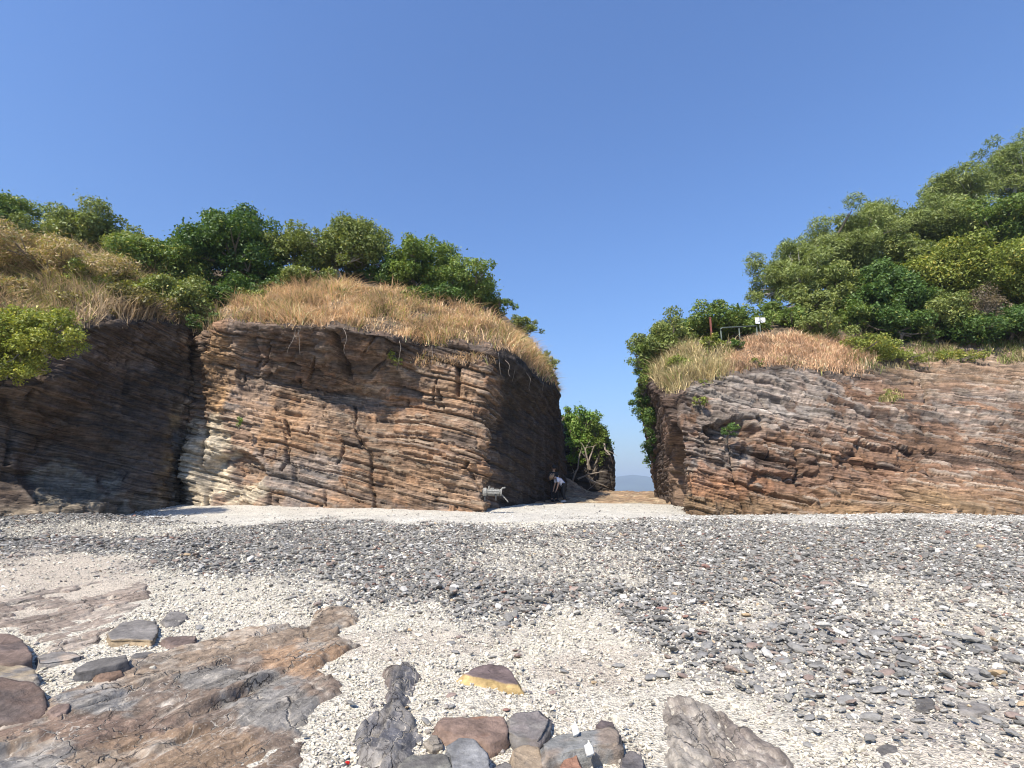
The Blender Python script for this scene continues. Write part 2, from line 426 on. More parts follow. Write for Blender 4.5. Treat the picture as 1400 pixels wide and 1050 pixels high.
# ------------------------------------------------------------------ left cliff
LST = [
 [(-520,720,12.2),(-520,640,12.4),(-520,560,12.6),(-520,500,12.9),(-520,440,13.4),(-520,380,16),(-520,300,21)],
 [(-200,712,13.0),(-200,640,13.5),(-200,565,13.6),(-200,530,13.8),(-200,450,14.6),(-190,380,17.5),(-180,315,23)],
 [(-60,708,13.9),(-60,655,14.8),(-60,590,15.0),(-60,535,14.6),(-60,450,16),(-50,380,18.5),(-45,325,24)],
 [(50,704,15.2),(60,645,16.6),(60,585,16.7),(60,525,15.6),(60,450,16.2),(60,380,20),(60,330,25)],
 [(140,699,17),(140,640,18.2),(140,560,18.6),(140,490,18.3),(135,445,17.0),(140,390,20.5),(140,345,25.5)],
 [(222,692,19.4),(222,630,19.9),(222,560,20.2),(222,500,20.4),(212,440,19.0),(215,400,21.5),(220,350,26)],
 [(246,690,20.9),(250,630,21.2),(262,560,21.5),(268,510,21.5),(266,455,21),(258,420,22.3),(258,370,26)],
 [(266,689,20.1),(268,630,20.4),(277,560,20.5),(280,510,20.3),(275,460,20.0),(284,432,21.8),(300,375,26)],
 [(325,688,19.9),(318,640,20.3),(318,570,20.4),(316,510,20.5),(310,444,19.8),(318,422,20.8),(330,380,25.5)],
 [(380,689,19.7),(380,640,20.0),(375,585,20.3),(375,525,20.9),(372,444,18.9),(375,412,20.8),(385,375,25.5)],
 [(450,690,19.5),(450,640,19.8),(450,595,20.4),(450,535,21.0),(452,446,18.2),(450,408,20.6),(450,375,25.5)],
 [(520,691,19.3),(520,645,19.6),(520,605,20.1),(522,545,20.9),(525,460,18.0),(525,414,20.9),(525,380,25.5)],
 [(575,693,19.1),(575,645,19.4),(575,600,19.5),(575,545,19.8),(575,470,18.9),(575,424,21),(575,394,25.5)],
 [(628,695,18.9),(630,645,19.2),(632,600,19.2),(632,550,19.3),(630,474,19.1),(625,434,21),(620,403,25.5)],
 [(661,697,18.75),(661,645,19.1),(661,600,19.15),(659,550,19.3),(668,484,19.0),(660,443,21.2),(655,415,25.5)],
 [(684,695,20.5),(682,645,20.8),(681,600,20.8),(680,555,20.9),(703,492,20.0),(690,453,22),(680,428,26)],
 [(728,692,23.5),(727,645,23.7),(727,600,23.8),(728,565,23.9),(737,520,22.6),(726,480,24),(706,450,27)],
 [(768,690,27.5),(768,645,27.6),(768,600,27.8),(766,570,28),(764,538,27),(754,512,27.5),(728,472,29)],
 [(778,685,30.5),(776,645,31),(772,600,31),(768,570,31),(762,545,31),(747,515,31),(724,480,32)],
 [(700,690,37),(700,645,37),(700,600,37),(700,570,37),(700,545,37),(700,505,37),(690,470,37)],
]
LST = [s + [(s[-1][0], s[-1][1] - 6, s[-1][2] + 6)] for s in LST]
resL = [0.3, .14, .07, .045, .045, .036, .034, .034, .033, .033, .033, .033, .033, .033, .04, .06, .08, .16, .4]
P, rp = sheet(LST, resL, [0.4, .033, .033, .033, .033, .08, .25, .8], 3, 3)
nr = grid_normals(P)
nbL = np.array([0.235, 0.10, 0.965]); nbL /= np.linalg.norm(nbL)
U0, V0 = uv_of(P)
RPg = np.broadcast_to(rp, P.shape[:2])
soil = sstep(5.05, 5.5, RPg)                       # above the lip
amp = (1 - 0.75 * soil)
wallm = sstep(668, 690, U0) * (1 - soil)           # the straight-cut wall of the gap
amp = amp * (1 - 0.45 * wallm)
# scoop under the pillar, hollow at the foot of the cove
nz = 0.14 * fbm(P * 0.8, 3, 71)
hollow = ell(U0, V0, 318, 652, 40, 34, nz) * 0.55 + ell(U0, V0, 100, 640, 70, 50, nz) * 0.4 + ell(U0, V0, 340, 500, 16, 40, nz) * .25
P = P - nr * hollow[..., None]
cut = np.exp(-((U0 - 676 + 0.02 * (V0 - 600)) / 3.0) ** 2) * sstep(570, 590, V0) * (1 - soil) * 0.5
cut = cut + np.exp(-((U0 - 448 - 0.42 * (V0 - 445)) / 4.0) ** 2) * sstep(530, 505, V0) * (1 - soil) * sstep(452, 460, V0) * 0.55
cut = cut + np.exp(-((U0 - 627) / 3.0) ** 2) * box_mask(U0, V0, 600, 660, 500, 545, 5) * 0.35
cut = cut + np.exp(-((U0 - 268 - .1 * (V0 - 500)) / 6.0) ** 2) * box_mask(U0, V0, 240, 300, 470, 600, 8) * 0.3
P = P - nr * cut[..., None]
# protruding weathered knob low on the right, broken blocks
knob = ell(U0, V0, 605, 610, 50, 45, 2 * nz) * 0.28 + ell(U0, V0, 288, 640, 32, 45, nz) * 0.3
P = P + nr * knob[..., None]
Q, A = displace(P, nr, nbL, amp, 11)
lipz = sstep(4.55, 4.95, RPg) * (1 - sstep(5.05, 5.3, RPg))
c = np.zeros(Q.shape) + np.array([0.255, 0.168, 0.110])
c = mixv(c, sstep(.35, .8, A['l2']) * 0.6, [0.30, 0.195, 0.125])
c = mixv(c, (A['v2'] > .72) * 0.55, [0.30, 0.165, 0.09])
c = mixv(c, (A['v3'] > .8) * 0.5, [0.36, 0.29, 0.215])
c = mixv(c, (A['v2'] < .18) * 0.65, [0.085, 0.07, 0.06])
c = mixv(c, (A['l3'] < .18) * 0.45, [0.13, 0.11, 0.10])
n1 = fbm(P * 0.55, 4, 81); n2 = fbm(P * 1.6, 4, 91)
orange = np.clip(ell(U0, V0, 300, 500, 28, 50, n2 * .5) + ell(U0, V0, 400, 575, 85, 42, n2 * .6) + ell(U0, V0, 620, 530, 40, 28, n2 * .6) + 0.5 * ell(U0, V0, 600, 660, 90, 25, n2 * .5), 0, 1)
c = mixv(c, orange * 0.5, [0.37, 0.225, 0.125]); c = mixv(c, ell(U0, V0, 298, 505, 26, 52, n2 * .4) * .75, [0.46, 0.28, 0.14])
grey = np.clip(ell(U0, V0, 395, 650, 70, 32, n2 * .7) + sstep(.15, .55, n1) * .5 + ell(U0, V0, 460, 560, 60, 30, n2 * .6) * .4, 0, 1)
c = mixv(c, grey * 0.55, [0.20, 0.185, 0.172])
pale = np.clip(ell(U0, V0, 275, 640, 40, 65, n2 * .5) + ell(U0, V0, 330, 672, 40, 22, n2 * .5), 0, 1)
c = mixv(c, pale * 0.8, [0.52, 0.44, 0.32])
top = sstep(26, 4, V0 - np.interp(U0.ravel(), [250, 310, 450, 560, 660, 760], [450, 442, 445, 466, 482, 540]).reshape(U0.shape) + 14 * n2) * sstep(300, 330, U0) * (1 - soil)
top = np.clip(top + .75 * ell(U0, V0, 430, 495, 130, 48, n2 * .9 + .3 * n1), 0, 1)  # black weathering, plus overhang shade painted into the upper face
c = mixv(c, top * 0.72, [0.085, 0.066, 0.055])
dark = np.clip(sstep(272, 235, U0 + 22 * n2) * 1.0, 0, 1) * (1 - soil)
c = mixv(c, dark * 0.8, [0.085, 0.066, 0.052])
c = mixv(c, ell(U0, V0, 105, 660, 55, 34, n2 * .6) * .7, [0.20, 0.18, 0.14])
c = mixv(c, ell(U0, V0, 180, 480, 40, 25, n2 * .8) * .6, [0.25, 0.20, 0.17])
c = mixv(c, np.exp(-((U0 - 232 + .22 * (V0 - 600)) / 8) ** 2) * sstep(540, 570, V0) * (.4 + n2), [0.33, 0.22, 0.11])
c = mixv(c, wallm * 0.92, [0.052, 0.043, 0.037])  # gap wall rock coloured darker to deepen its shade
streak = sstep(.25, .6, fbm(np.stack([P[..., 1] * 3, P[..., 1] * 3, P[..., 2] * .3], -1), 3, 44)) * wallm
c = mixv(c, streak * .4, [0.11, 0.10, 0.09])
foot = sstep(30, 5, np.interp(U0.ravel(), [0, 240, 660], [706, 690, 697]).reshape(U0.shape) - V0) * sstep(300, 200, U0)
c = mixv(c, foot * .6, [0.31, 0.25, 0.175])
c = mixv(c, soil * 0.85, [0.17, 0.125, 0.075])
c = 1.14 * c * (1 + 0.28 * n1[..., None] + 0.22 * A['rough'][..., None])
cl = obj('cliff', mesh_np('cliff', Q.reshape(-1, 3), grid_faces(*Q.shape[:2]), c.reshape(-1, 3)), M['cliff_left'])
tag(cl, 'tall brown layered rock cliff left of the gap, dry grass along its top', kind='structure')
LQ, LRP, LU, LV = Q, RPg, U0, V0

# ------------------------------------------------------------------ right cliff and the hillside above it
RST = [
 [(980,680,38),(975,640,38),(970,600,38),(965,570,38),(960,545,38),(960,510,38),(965,480,39),(975,465,41)],
 [(900,680,34),(893,640,34),(888,600,34),(884,560,34),(880,525,33),(886,490,33),(915,462,34),(940,450,38)],
 [(897,674,29.5),(891,640,29.5),(885,600,29.3),(880,560,29),(873,520,28),(884,483,28),(914,455,30),(940,445,35)],
 [(908,678,25),(904,640,25),(899,600,25),(892,560,24.8),(884,528,24),(897,490,25),(932,458,27),(955,446,33)],
 [(922,688,20.8),(918,640,20.8),(911,600,20.6),(904,565,20.4),(899,540,20.0),(925,502,21.5),(962,467,24),(980,450,31)],
 [(934,699,18.6),(932,650,18.7),(921,610,18.6),(911,575,18.5),(904,545,18.5),(940,510,20),(982,480,23),(1000,448,30)],
 [(946,704,17.2),(943,660,17.3),(938,620,17.4),(930,582,17.6),(925,540,18.2),(965,504,20),(1000,474,23),(1020,445,29)],
 [(960,704,17.1),(958,660,17.3),(956,620,17.5),(955,580,17.7),(955,526,18.6),(985,500,20.4),(1012,470,23),(1035,440,29)],
 [(1010,702,17.1),(1008,660,17.3),(1005,620,17.6),(1003,568,18.0),(1005,514,19.2),(1015,492,20.5),(1030,462,23),(1050,430,28)],
 [(1080,700,17.1),(1080,660,17.5),(1080,615,18),(1080,560,18.8),(1080,510,20),(1085,484,21.2),(1092,460,23.5),(1100,415,28)],
 [(1180,699,17.1),(1180,660,17.6),(1180,610,18.3),(1180,565,19.2),(1180,524,20.5),(1185,496,22),(1192,470,24.5),(1198,365,30)],
 [(1280,698,17.1),(1280,660,17.8),(1280,610,18.8),(1280,560,20),(1280,522,21.5),(1282,498,23),(1284,466,25.0),(1288,320,32)],
 [(1400,696,17.0),(1400,660,17.8),(1400,610,18.8),(1400,560,20),(1400,518,21.5),(1400,490,23),(1400,452,25),(1400,285,35)],
 [(1560,694,16.6),(1560,660,17.4),(1560,610,18.6),(1560,560,20),(1560,515,21.5),(1560,485,23),(1560,440,25),(1560,240,36)],
 [(1850,692,16.0),(1850,660,16.8),(1850,610,18.0),(1850,560,19.4),(1850,510,21),(1850,475,23),(1850,425,25),(1850,200,36)],
]
RST = [s + [(s[-1][0], s[-1][1] - 3, s[-1][2] + 8)] for s in RST]
resR = [.3, .14, .08, .06, .04, .033, .033, .033, .033, .033, .033, .036, .08, .2]
P, rp = sheet(RST, resR, [0.4, .033, .033, .033, .033, .05, .11, .35, .9], 3, 3)
nr = grid_normals(P)
nbR = np.array([0.225, 0.05, 0.97]); nbR /= np.linalg.norm(nbR)
U1, V1 = uv_of(P)
RPg = np.broadcast_to(rp, P.shape[:2])
rockright = sstep(1190, 1260, U1)
soil = sstep(5.35, 5.8, RPg) * (1 - rockright) + sstep(6.7, 7.0, RPg) * rockright
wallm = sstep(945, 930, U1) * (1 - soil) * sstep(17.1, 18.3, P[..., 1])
amp = (1 - 0.75 * soil) * (1 - 0.3 * wallm)
n2 = fbm(P * 1.6, 4, 191); n1 = fbm(P * 0.5, 4, 181)
hollow = ell(U1, V1, 1015, 588, 42, 17, .5 * n2) * 0.7 + ell(U1, V1, 1090, 655, 70, 12, .6 * n2) * 0.35 + ell(U1, V1, 1200, 628, 55, 18, .8 * n2) * .3 + ell(U1, V1, 925, 630, 9, 80, .3 * n2) * .5
hollow = hollow + np.exp(-((U1 - 1262 - .12 * (V1 - 520)) / 3.5) ** 2) * box_mask(U1, V1, 1240, 1290, 518, 552, 5) * .4
P = P - nr * hollow[..., None]
lower = sstep(640, 690, V1 - 0.06 * (U1 - 1000) + 20 * n1)
Q, A = displace(P, nr, nbR, amp * (1.15 - .1 * lower), 23)
c = np.zeros(Q.shape) + np.array([0.215, 0.130, 0.082])
c = mixv(c, sstep(.4, .8, A['l2']) * 0.55, [0.27, 0.165, 0.112])
c = mixv(c, (A['v2'] > .75) * 0.5, [0.30, 0.17, 0.10])
c = mixv(c, (A['v3'] > .82) * 0.6, [0.42, 0.35, 0.28])
c = mixv(c, (A['v2'] < .22) * 0.7, [0.085, 0.062, 0.05])
c = mixv(c, (A['l3'] < .2) * 0.4, [0.13, 0.095, 0.08])
white = np.clip(ell(U1, V1, 1040, 530, 95, 34, n2 * .8) + ell(U1, V1, 985, 600, 45, 60, n2 * .9) * .8 + ell(U1, V1, 1120, 570, 190, 16, n2 * 1.2) * .7 + ell(U1, V1, 1350, 545, 80, 14, n2) * .6 + sstep(.35, .6, n2) * .5 * sstep(1300, 1000, U1), 0, 1)
c = mixv(c, white * 0.5, [0.42, 0.38, 0.33])
ochre = lower * (0.75 + .5 * n2)
c = mixv(c, np.clip(ochre, 0, 1) * 0.75, [0.34, 0.225, 0.12])
c = mixv(c, np.clip(ell(U1, V1, 990, 660, 60, 22, n2 * .7), 0, 1) * .6, [0.38, 0.19, 0.10])
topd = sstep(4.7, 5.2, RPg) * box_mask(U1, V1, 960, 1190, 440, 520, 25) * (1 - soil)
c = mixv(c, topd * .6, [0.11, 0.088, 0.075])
tanr = .8 * rockright * sstep(560, 510, V1 + 20 * n2)
c = mixv(c, tanr * .6, [0.34, 0.25, 0.165])
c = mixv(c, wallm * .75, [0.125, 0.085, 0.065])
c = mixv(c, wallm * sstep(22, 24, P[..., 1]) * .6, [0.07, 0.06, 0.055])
c = mixv(c, soil * 0.85, [0.16, 0.125, 0.075])
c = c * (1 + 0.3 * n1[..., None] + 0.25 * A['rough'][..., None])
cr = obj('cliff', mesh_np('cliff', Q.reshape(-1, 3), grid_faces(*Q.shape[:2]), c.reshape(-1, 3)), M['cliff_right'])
tag(cr, 'low sloping red-brown layered cliff right of the gap, ochre along its foot', kind='structure')
RQ, RRP, RU, RV = Q, RPg, U1, V1

# ------------------------------------------------------------------ rock stack beyond the gap
KST = [
 [(745,676,39),(745,640,39),(745,610,39),(748,592,39.3),(752,580,40),(756,570,43)],
 [(768,676,36.5),(768,640,36.8),(768,610,37),(770,590,37.3),(772,578,38.5),(774,568,42)],
 [(800,676,36.2),(800,645,36.6),(800,618,36.8),(800,598,37),(801,584,38),(803,572,42)],
 [(826,676,36.3),(827,645,36.3),(827,622,36.4),(826,606,36.6),(824,592,37.5),(822,580,42)],
 [(839.5,676,36.8),(840.5,645,36.8),(839,622,36.9),(838,612,37.2),(834,600,38),(830,590,42)],
 [(834,676,44),(834,645,44),(833,622,44),(832,612,44),(830,604,44),(826,596,45)],
]
P, rp = sheet(KST, [.1, .07, .06, .06, .12], [.4, .06, .06, .06, .06, .3], 3, 3)
nr = grid_normals(P)
Q, A = displace(P, nr, nbL, 0.55 * np.ones(P.shape[:2]), 37)
c = np.zeros(Q.shape) + np.array([0.075, 0.062, 0.052])
c = mixv(c, (A['v2'] > .75) * .5, [0.16, 0.13, 0.10]); c = mixv(c, sstep(4, 4.5, np.broadcast_to(rp, P.shape[:2])), [0.15, .12, .07])
ks = obj('rock_stack', mesh_np('rock_stack', Q.reshape(-1, 3), grid_faces(*Q.shape[:2]), c.reshape(-1, 3)), M['cliff_left'])
tag(ks, 'dark upright rock standing behind the left cliff, green tree on top', kind='structure')
KQ = Q

# ------------------------------------------------------------------ wave-cut platform in the gap
ns, nt_ = 190, 260
xs = np.linspace(-3, 14, ns); ys = np.concatenate([np.linspace(20.5, 37.5, nt_ - 14), np.linspace(37.8, 44, 14)])
X, Yg = np.meshgrid(xs, ys, indexing='ij')
Z = np.interp(Yg, [20.5, 23, 26, 30, 37.0, 38, 44], [0.55, 0.93, 1.08, 1.24, 1.50, 1.35, -2.0])
Z = Z + 1.05 * sstep(4.9, 2.6, X - 0.12 * (Yg - 30)) * sstep(27.5, 33, Yg) * sstep(44, 40, Yg)
P = np.stack([X, Yg, Z], -1)
tilt = P[..., 2] + 0.10 * X + 0.05 * Yg + 0.25 * fbm(P * np.array([.3, .3, .3]), 3, 401)
st = hsh(np.floor(tilt / 0.09), 77) - 0.5
st2 = hsh(np.floor(tilt / 0.09), np.floor((X + 5 * hsh(np.floor(tilt / .09), 3)) / .7), 78) - .5
Z = Z + 0.10 * st + 0.08 * st2 + 0.06 * fbm(P * 2.5, 3, 402)
P = np.stack([X, Yg, Z], -1)
c = np.zeros(P.shape) + np.array([0.38, 0.265, 0.165]); nn = fbm(P * 1.1, 4, 403)
c = mixv(c, sstep(0, .5, nn), [0.44, 0.345, 0.23]); c = mixv(c, (st2 > .25) * .5, [0.27, 0.17, 0.11]); c = c * (1 + .25 * nn[..., None])
PX_, PY_, PZ_ = xs, ys, Z
pf = obj('rock_platform', mesh_np('rock_platform', P.reshape(-1, 3), grid_faces(ns, nt_), c.reshape(-1, 3)), M['cliff_right'])
tag(pf, 'tan rock floor between the two cliffs', kind='structure')

# ------------------------------------------------------------------ beach
def pebble_density(x, y, crest=False):
    """0 = clean pale grit or sand, 1 = covered by dark stones (a map of the beach, in metres)"""
    x = np.asarray(x, float); y = np.asarray(y, float)
    P3 = np.stack([x, y, ground(x, y)], -1); u, v = uv_of(P3)
    a = fbm2(x, y, 0.35, 4, 61); b = fbm2(x, y, 1.3, 3, 63)
    low = np.interp(u.ravel(), [-300, 0, 180, 330, 480, 700, 830, 950, 1100, 1400, 1800], [745, 752, 775, 812, 838, 850, 858, 915, 975, 1025, 1060]).reshape(u.shape)
    d = sstep(low + 24, low - 26, v + 34 * a + 18 * b)
    if crest: return np.clip(sstep(724, 704, v + 14 * a + 6 * b) * sstep(120, 260, u) + .15 * sstep(.1, .5, a + .5 * b), 0, 1)      # pale stones below the cliffs
    d = d * (1 - .8 * ell(u, v, 420, 692, 250, 15, .4 * a)) * (1 - .93 * sstep(722, 708, v + 9 * a + 4 * b) * sstep(170, 280, u) * sstep(1000, 900, u)) * (1 - .6 * sstep(718, 704, v + 9 * a + 4 * b) * sstep(900, 1000, u))
    d = d * (1 - 0.5 * ell(u, v, 760, 762, 95, 22, a + .9 * b)) * (1 - .6 * ell(u, v, 1240, 845, 200, 32, 1.2 * a + .6 * b)) * (1 - .6 * ell(u, v, 1000, 840, 90, 26, a + b))
    d = d * (1 - 0.6 * ell(u, v, 110, 725, 120, 10, a)) * (1 - .45 * sstep(870, 950, v + 40 * a + 25 * b) * sstep(950, 1000, u))
    return np.clip(d, 0, 1)

def sandiness(x, y):
    P3 = np.stack([x, y, ground(x, y)], -1); u, v = uv_of(P3)
    a = fbm2(x, y, 0.5, 4, 65); b = fbm2(x, y, 1.7, 3, 66)
    s = ell(u, v, 60, 785, 190, 42, a) + ell(u, v, 390, 692, 260, 9, .5 * a) + .8 * ell(u, v, 800, 930, 90, 45, b) + .7 * ell(u, v, 1330, 1010, 180, 60, a) + .7 * ell(u, v, 560, 880, 120, 22, b) + .5 * ell(u, v, 1130, 870, 120, 40, b + .3)
    return np.clip(s + .15 * b, 0, 1)

def warpax(n, lo, hi, c, k):
    t = np.linspace(-1, 1, n); s = np.sinh(k * t) / math.sinh(k)
    return np.where(s < 0, c + s * (c - lo), c + s * (hi - c))
xs = warpax(330, -32, 34, 0, 2.2)
ys = np.concatenate([[-8, -4, -2, 0, 1], 1.5 + 32 * (np.linspace(0, 1, 300) ** 1.9)])
X, Yg = np.meshgrid(xs, ys, indexing='ij'); Z = ground(X, Yg)
Z = np.where(Yg > 24, Z - 0.25 * (Yg - 24), Z)
fade = sstep(14, 4, Yg)
Z = Z + 0.012 * fbm2(X, Yg, 7.0, 3, 71) * fade
c = np.zeros(X.shape + (3,)) + np.array([0.58, 0.52, 0.415])
c = mixv(c, sandiness(X, Yg), [0.52, 0.44, 0.345])
dens = pebble_density(X, Yg)
c = mixv(c, pebble_density(X, Yg, True) * sstep(11, 14, Yg) * .7, [0.66, 0.62, 0.54])
c = mixv(c, dens * 0.8, [0.27, 0.25, 0.23])
m, nt, p = new_mat('shell_grit_and_sand')
at = N(nt, 'ShaderNodeAttribute', attribute_name='col'); g = N(nt, 'ShaderNodeNewGeometry')
vo = N(nt, 'ShaderNodeTexVoronoi'); vo.inputs['Scale'].default_value = 55.0; nt.links.new(g.outputs['Position'], vo.inputs['Vector'])
sep = N(nt, 'ShaderNodeSeparateColor'); nt.links.new(vo.outputs['Color'], sep.inputs[0])
gr = noise(nt, g.outputs['Position'], 30, 6, .7); md = noise(nt, g.outputs['Position'], 2.2, 5, .6)
cc = mixc(nt, 1.0, at.outputs['Color'], ramp(nt, sep.outputs[0], [(0.05, 0.45), (0.3, 0.95), (1.0, 1.2)]), 'MULTIPLY')
cc = mixc(nt, 1.0, cc, ramp(nt, gr, [(0.3, 0.72), (0.65, 1.15)]), 'MULTIPLY'); cc = mixc(nt, 1.0, cc, ramp(nt, md, [(0.3, 0.85), (0.7, 1.1)]), 'MULTIPLY')
nt.links.new(cc, p.inputs['Base Color']); p.inputs['Roughness'].default_value = 0.95
ad = N(nt, 'ShaderNodeMath', operation='ADD'); nt.links.new(gr, ad.inputs[0]); nt.links.new(vo.outputs['Distance'], ad.inputs[1])
bp = N(nt, 'ShaderNodeBump'); bp.inputs['Strength'].default_value = 0.8; bp.inputs['Distance'].default_value = 0.02; nt.links.new(ad.outputs[0], bp.inputs['Height']); nt.links.new(bp.outputs[0], p.inputs['Normal'])
be = obj('beach', mesh_np('beach', np.stack([X, Yg, Z], -1).reshape(-1, 3), grid_faces(*X.shape), c.reshape(-1, 3), True), m)
tag(be, 'pale shell-grit and sand beach rising to the cliffs', kind='structure')

# ------------------------------------------------------------------ sea and far hills
m, nt, p = new_mat('sea_water'); p.inputs['Base Color'].default_value = (0.03, 0.09, 0.13, 1); p.inputs['Roughness'].default_value = 0.12
g = N(nt, 'ShaderNodeNewGeometry'); w = noise(nt, g.outputs['Position'], 0.35, 6, .6); bp = N(nt, 'ShaderNodeBump'); bp.inputs['Strength'].default_value = .5; bp.inputs['Distance'].default_value = .5
nt.links.new(w, bp.inputs['Height']); nt.links.new(bp.outputs[0], p.inputs['Normal'])
sm = MB(); sm.add([(-9500, -9500, -1.6), (9500, -9500, -1.6), (9500, 9500, -1.6), (-9500, 9500, -1.6)], [(0, 1, 2, 3)])
tag(sm.build('sea', m), 'calm sea', kind='structure')

M['hill'] = plain('far_hill', (0.045, 0.065, 0.06), 0.95, 0, 0.4, 0.01)
def ridge(y0, hgt, x0, x1, seed, label):
    n = 120; k = 16
    xx = np.linspace(x0, x1, n); V = []
    for i in range(n):
        h = hgt(xx[i])
        for j in range(k):
            t = j / (k - 1); d = math.sin(math.pi * t)
            V.append((xx[i], y0 + (t - .5) * 1400, -3 + h * d + 10 * float(vnoise(np.array([xx[i] * .008, t * 6, .5]), seed)) * d))
    o = obj('hill', mesh_np('hill', np.array(V), grid_faces(n, k), None, True), M['hill'])
    return tag(o, label, kind='structure')
ridge(3700, lambda x: 52 + 28 * float(fbm(np.array([x * .0011, .3, .2]), 4, 5)) + 38 * math.exp(-((x - 860) / 200) ** 2), -4400, 4400, 3, 'nearer blue-grey hill across the water, seen through the gap')
ridge(5600, lambda x: 122 + 36 * float(fbm(np.array([x * .0007, .7, .2]), 4, 8)), -6400, 6400, 4, 'faint farthest hill on the horizon, seen through the gap')
#==PART3==
# ------------------------------------------------------------------ bedrock slabs breaking through the beach
def in_poly_sd(x, y, poly):
    """signed distance to a polygon, negative inside"""
    d2 = np.full(x.shape, 1e9); inside = np.zeros(x.shape, bool); n = len(poly)
    for i in range(n):
        a = poly[i]; b = poly[(i + 1) % n]
        e = b - a; wx = x - a[0]; wy = y - a[1]
        t = np.clip((wx * e[0] + wy * e[1]) / (e @ e + 1e-12), 0, 1)
        d2 = np.minimum(d2, (wx - e[0] * t) ** 2 + (wy - e[1] * t) ** 2)
        cnd = (a[1] > y) != (b[1] > y)
        xi = a[0] + (y - a[1]) / (b[1] - a[1] + 1e-12) * e[0]
        inside ^= cnd & (x < xi)
    d = np.sqrt(d2); return np.where(inside, -d, d)

def crack_field(x, y, n, seed, ax=(1, 0), stretch=1.0, warp=0.1):
    r = np.random.default_rng(seed)
    u = x * ax[0] + y * ax[1]; v = -x * ax[1] + y * ax[0]
    u = u / stretch
    u = u + warp * fbm2(x, y, 2.5, 3, seed); v = v + warp * fbm2(x, y, 2.5, 3, seed + 7)
    pu = r.uniform(u.min(), u.max(), n); pv = r.uniform(v.min(), v.max(), n)
    d1 = np.full(x.shape, 1e9); d2 = d1.copy(); idx = np.zeros(x.shape, int)
    for k in range(n):
        d = np.hypot(u - pu[k], v - pv[k]); cl_ = d < d1
        d2 = np.where(cl_, d1, np.minimum(d2, d)); idx = np.where(cl_, k, idx); d1 = np.where(cl_, d, d1)
    return d2 - d1, idx

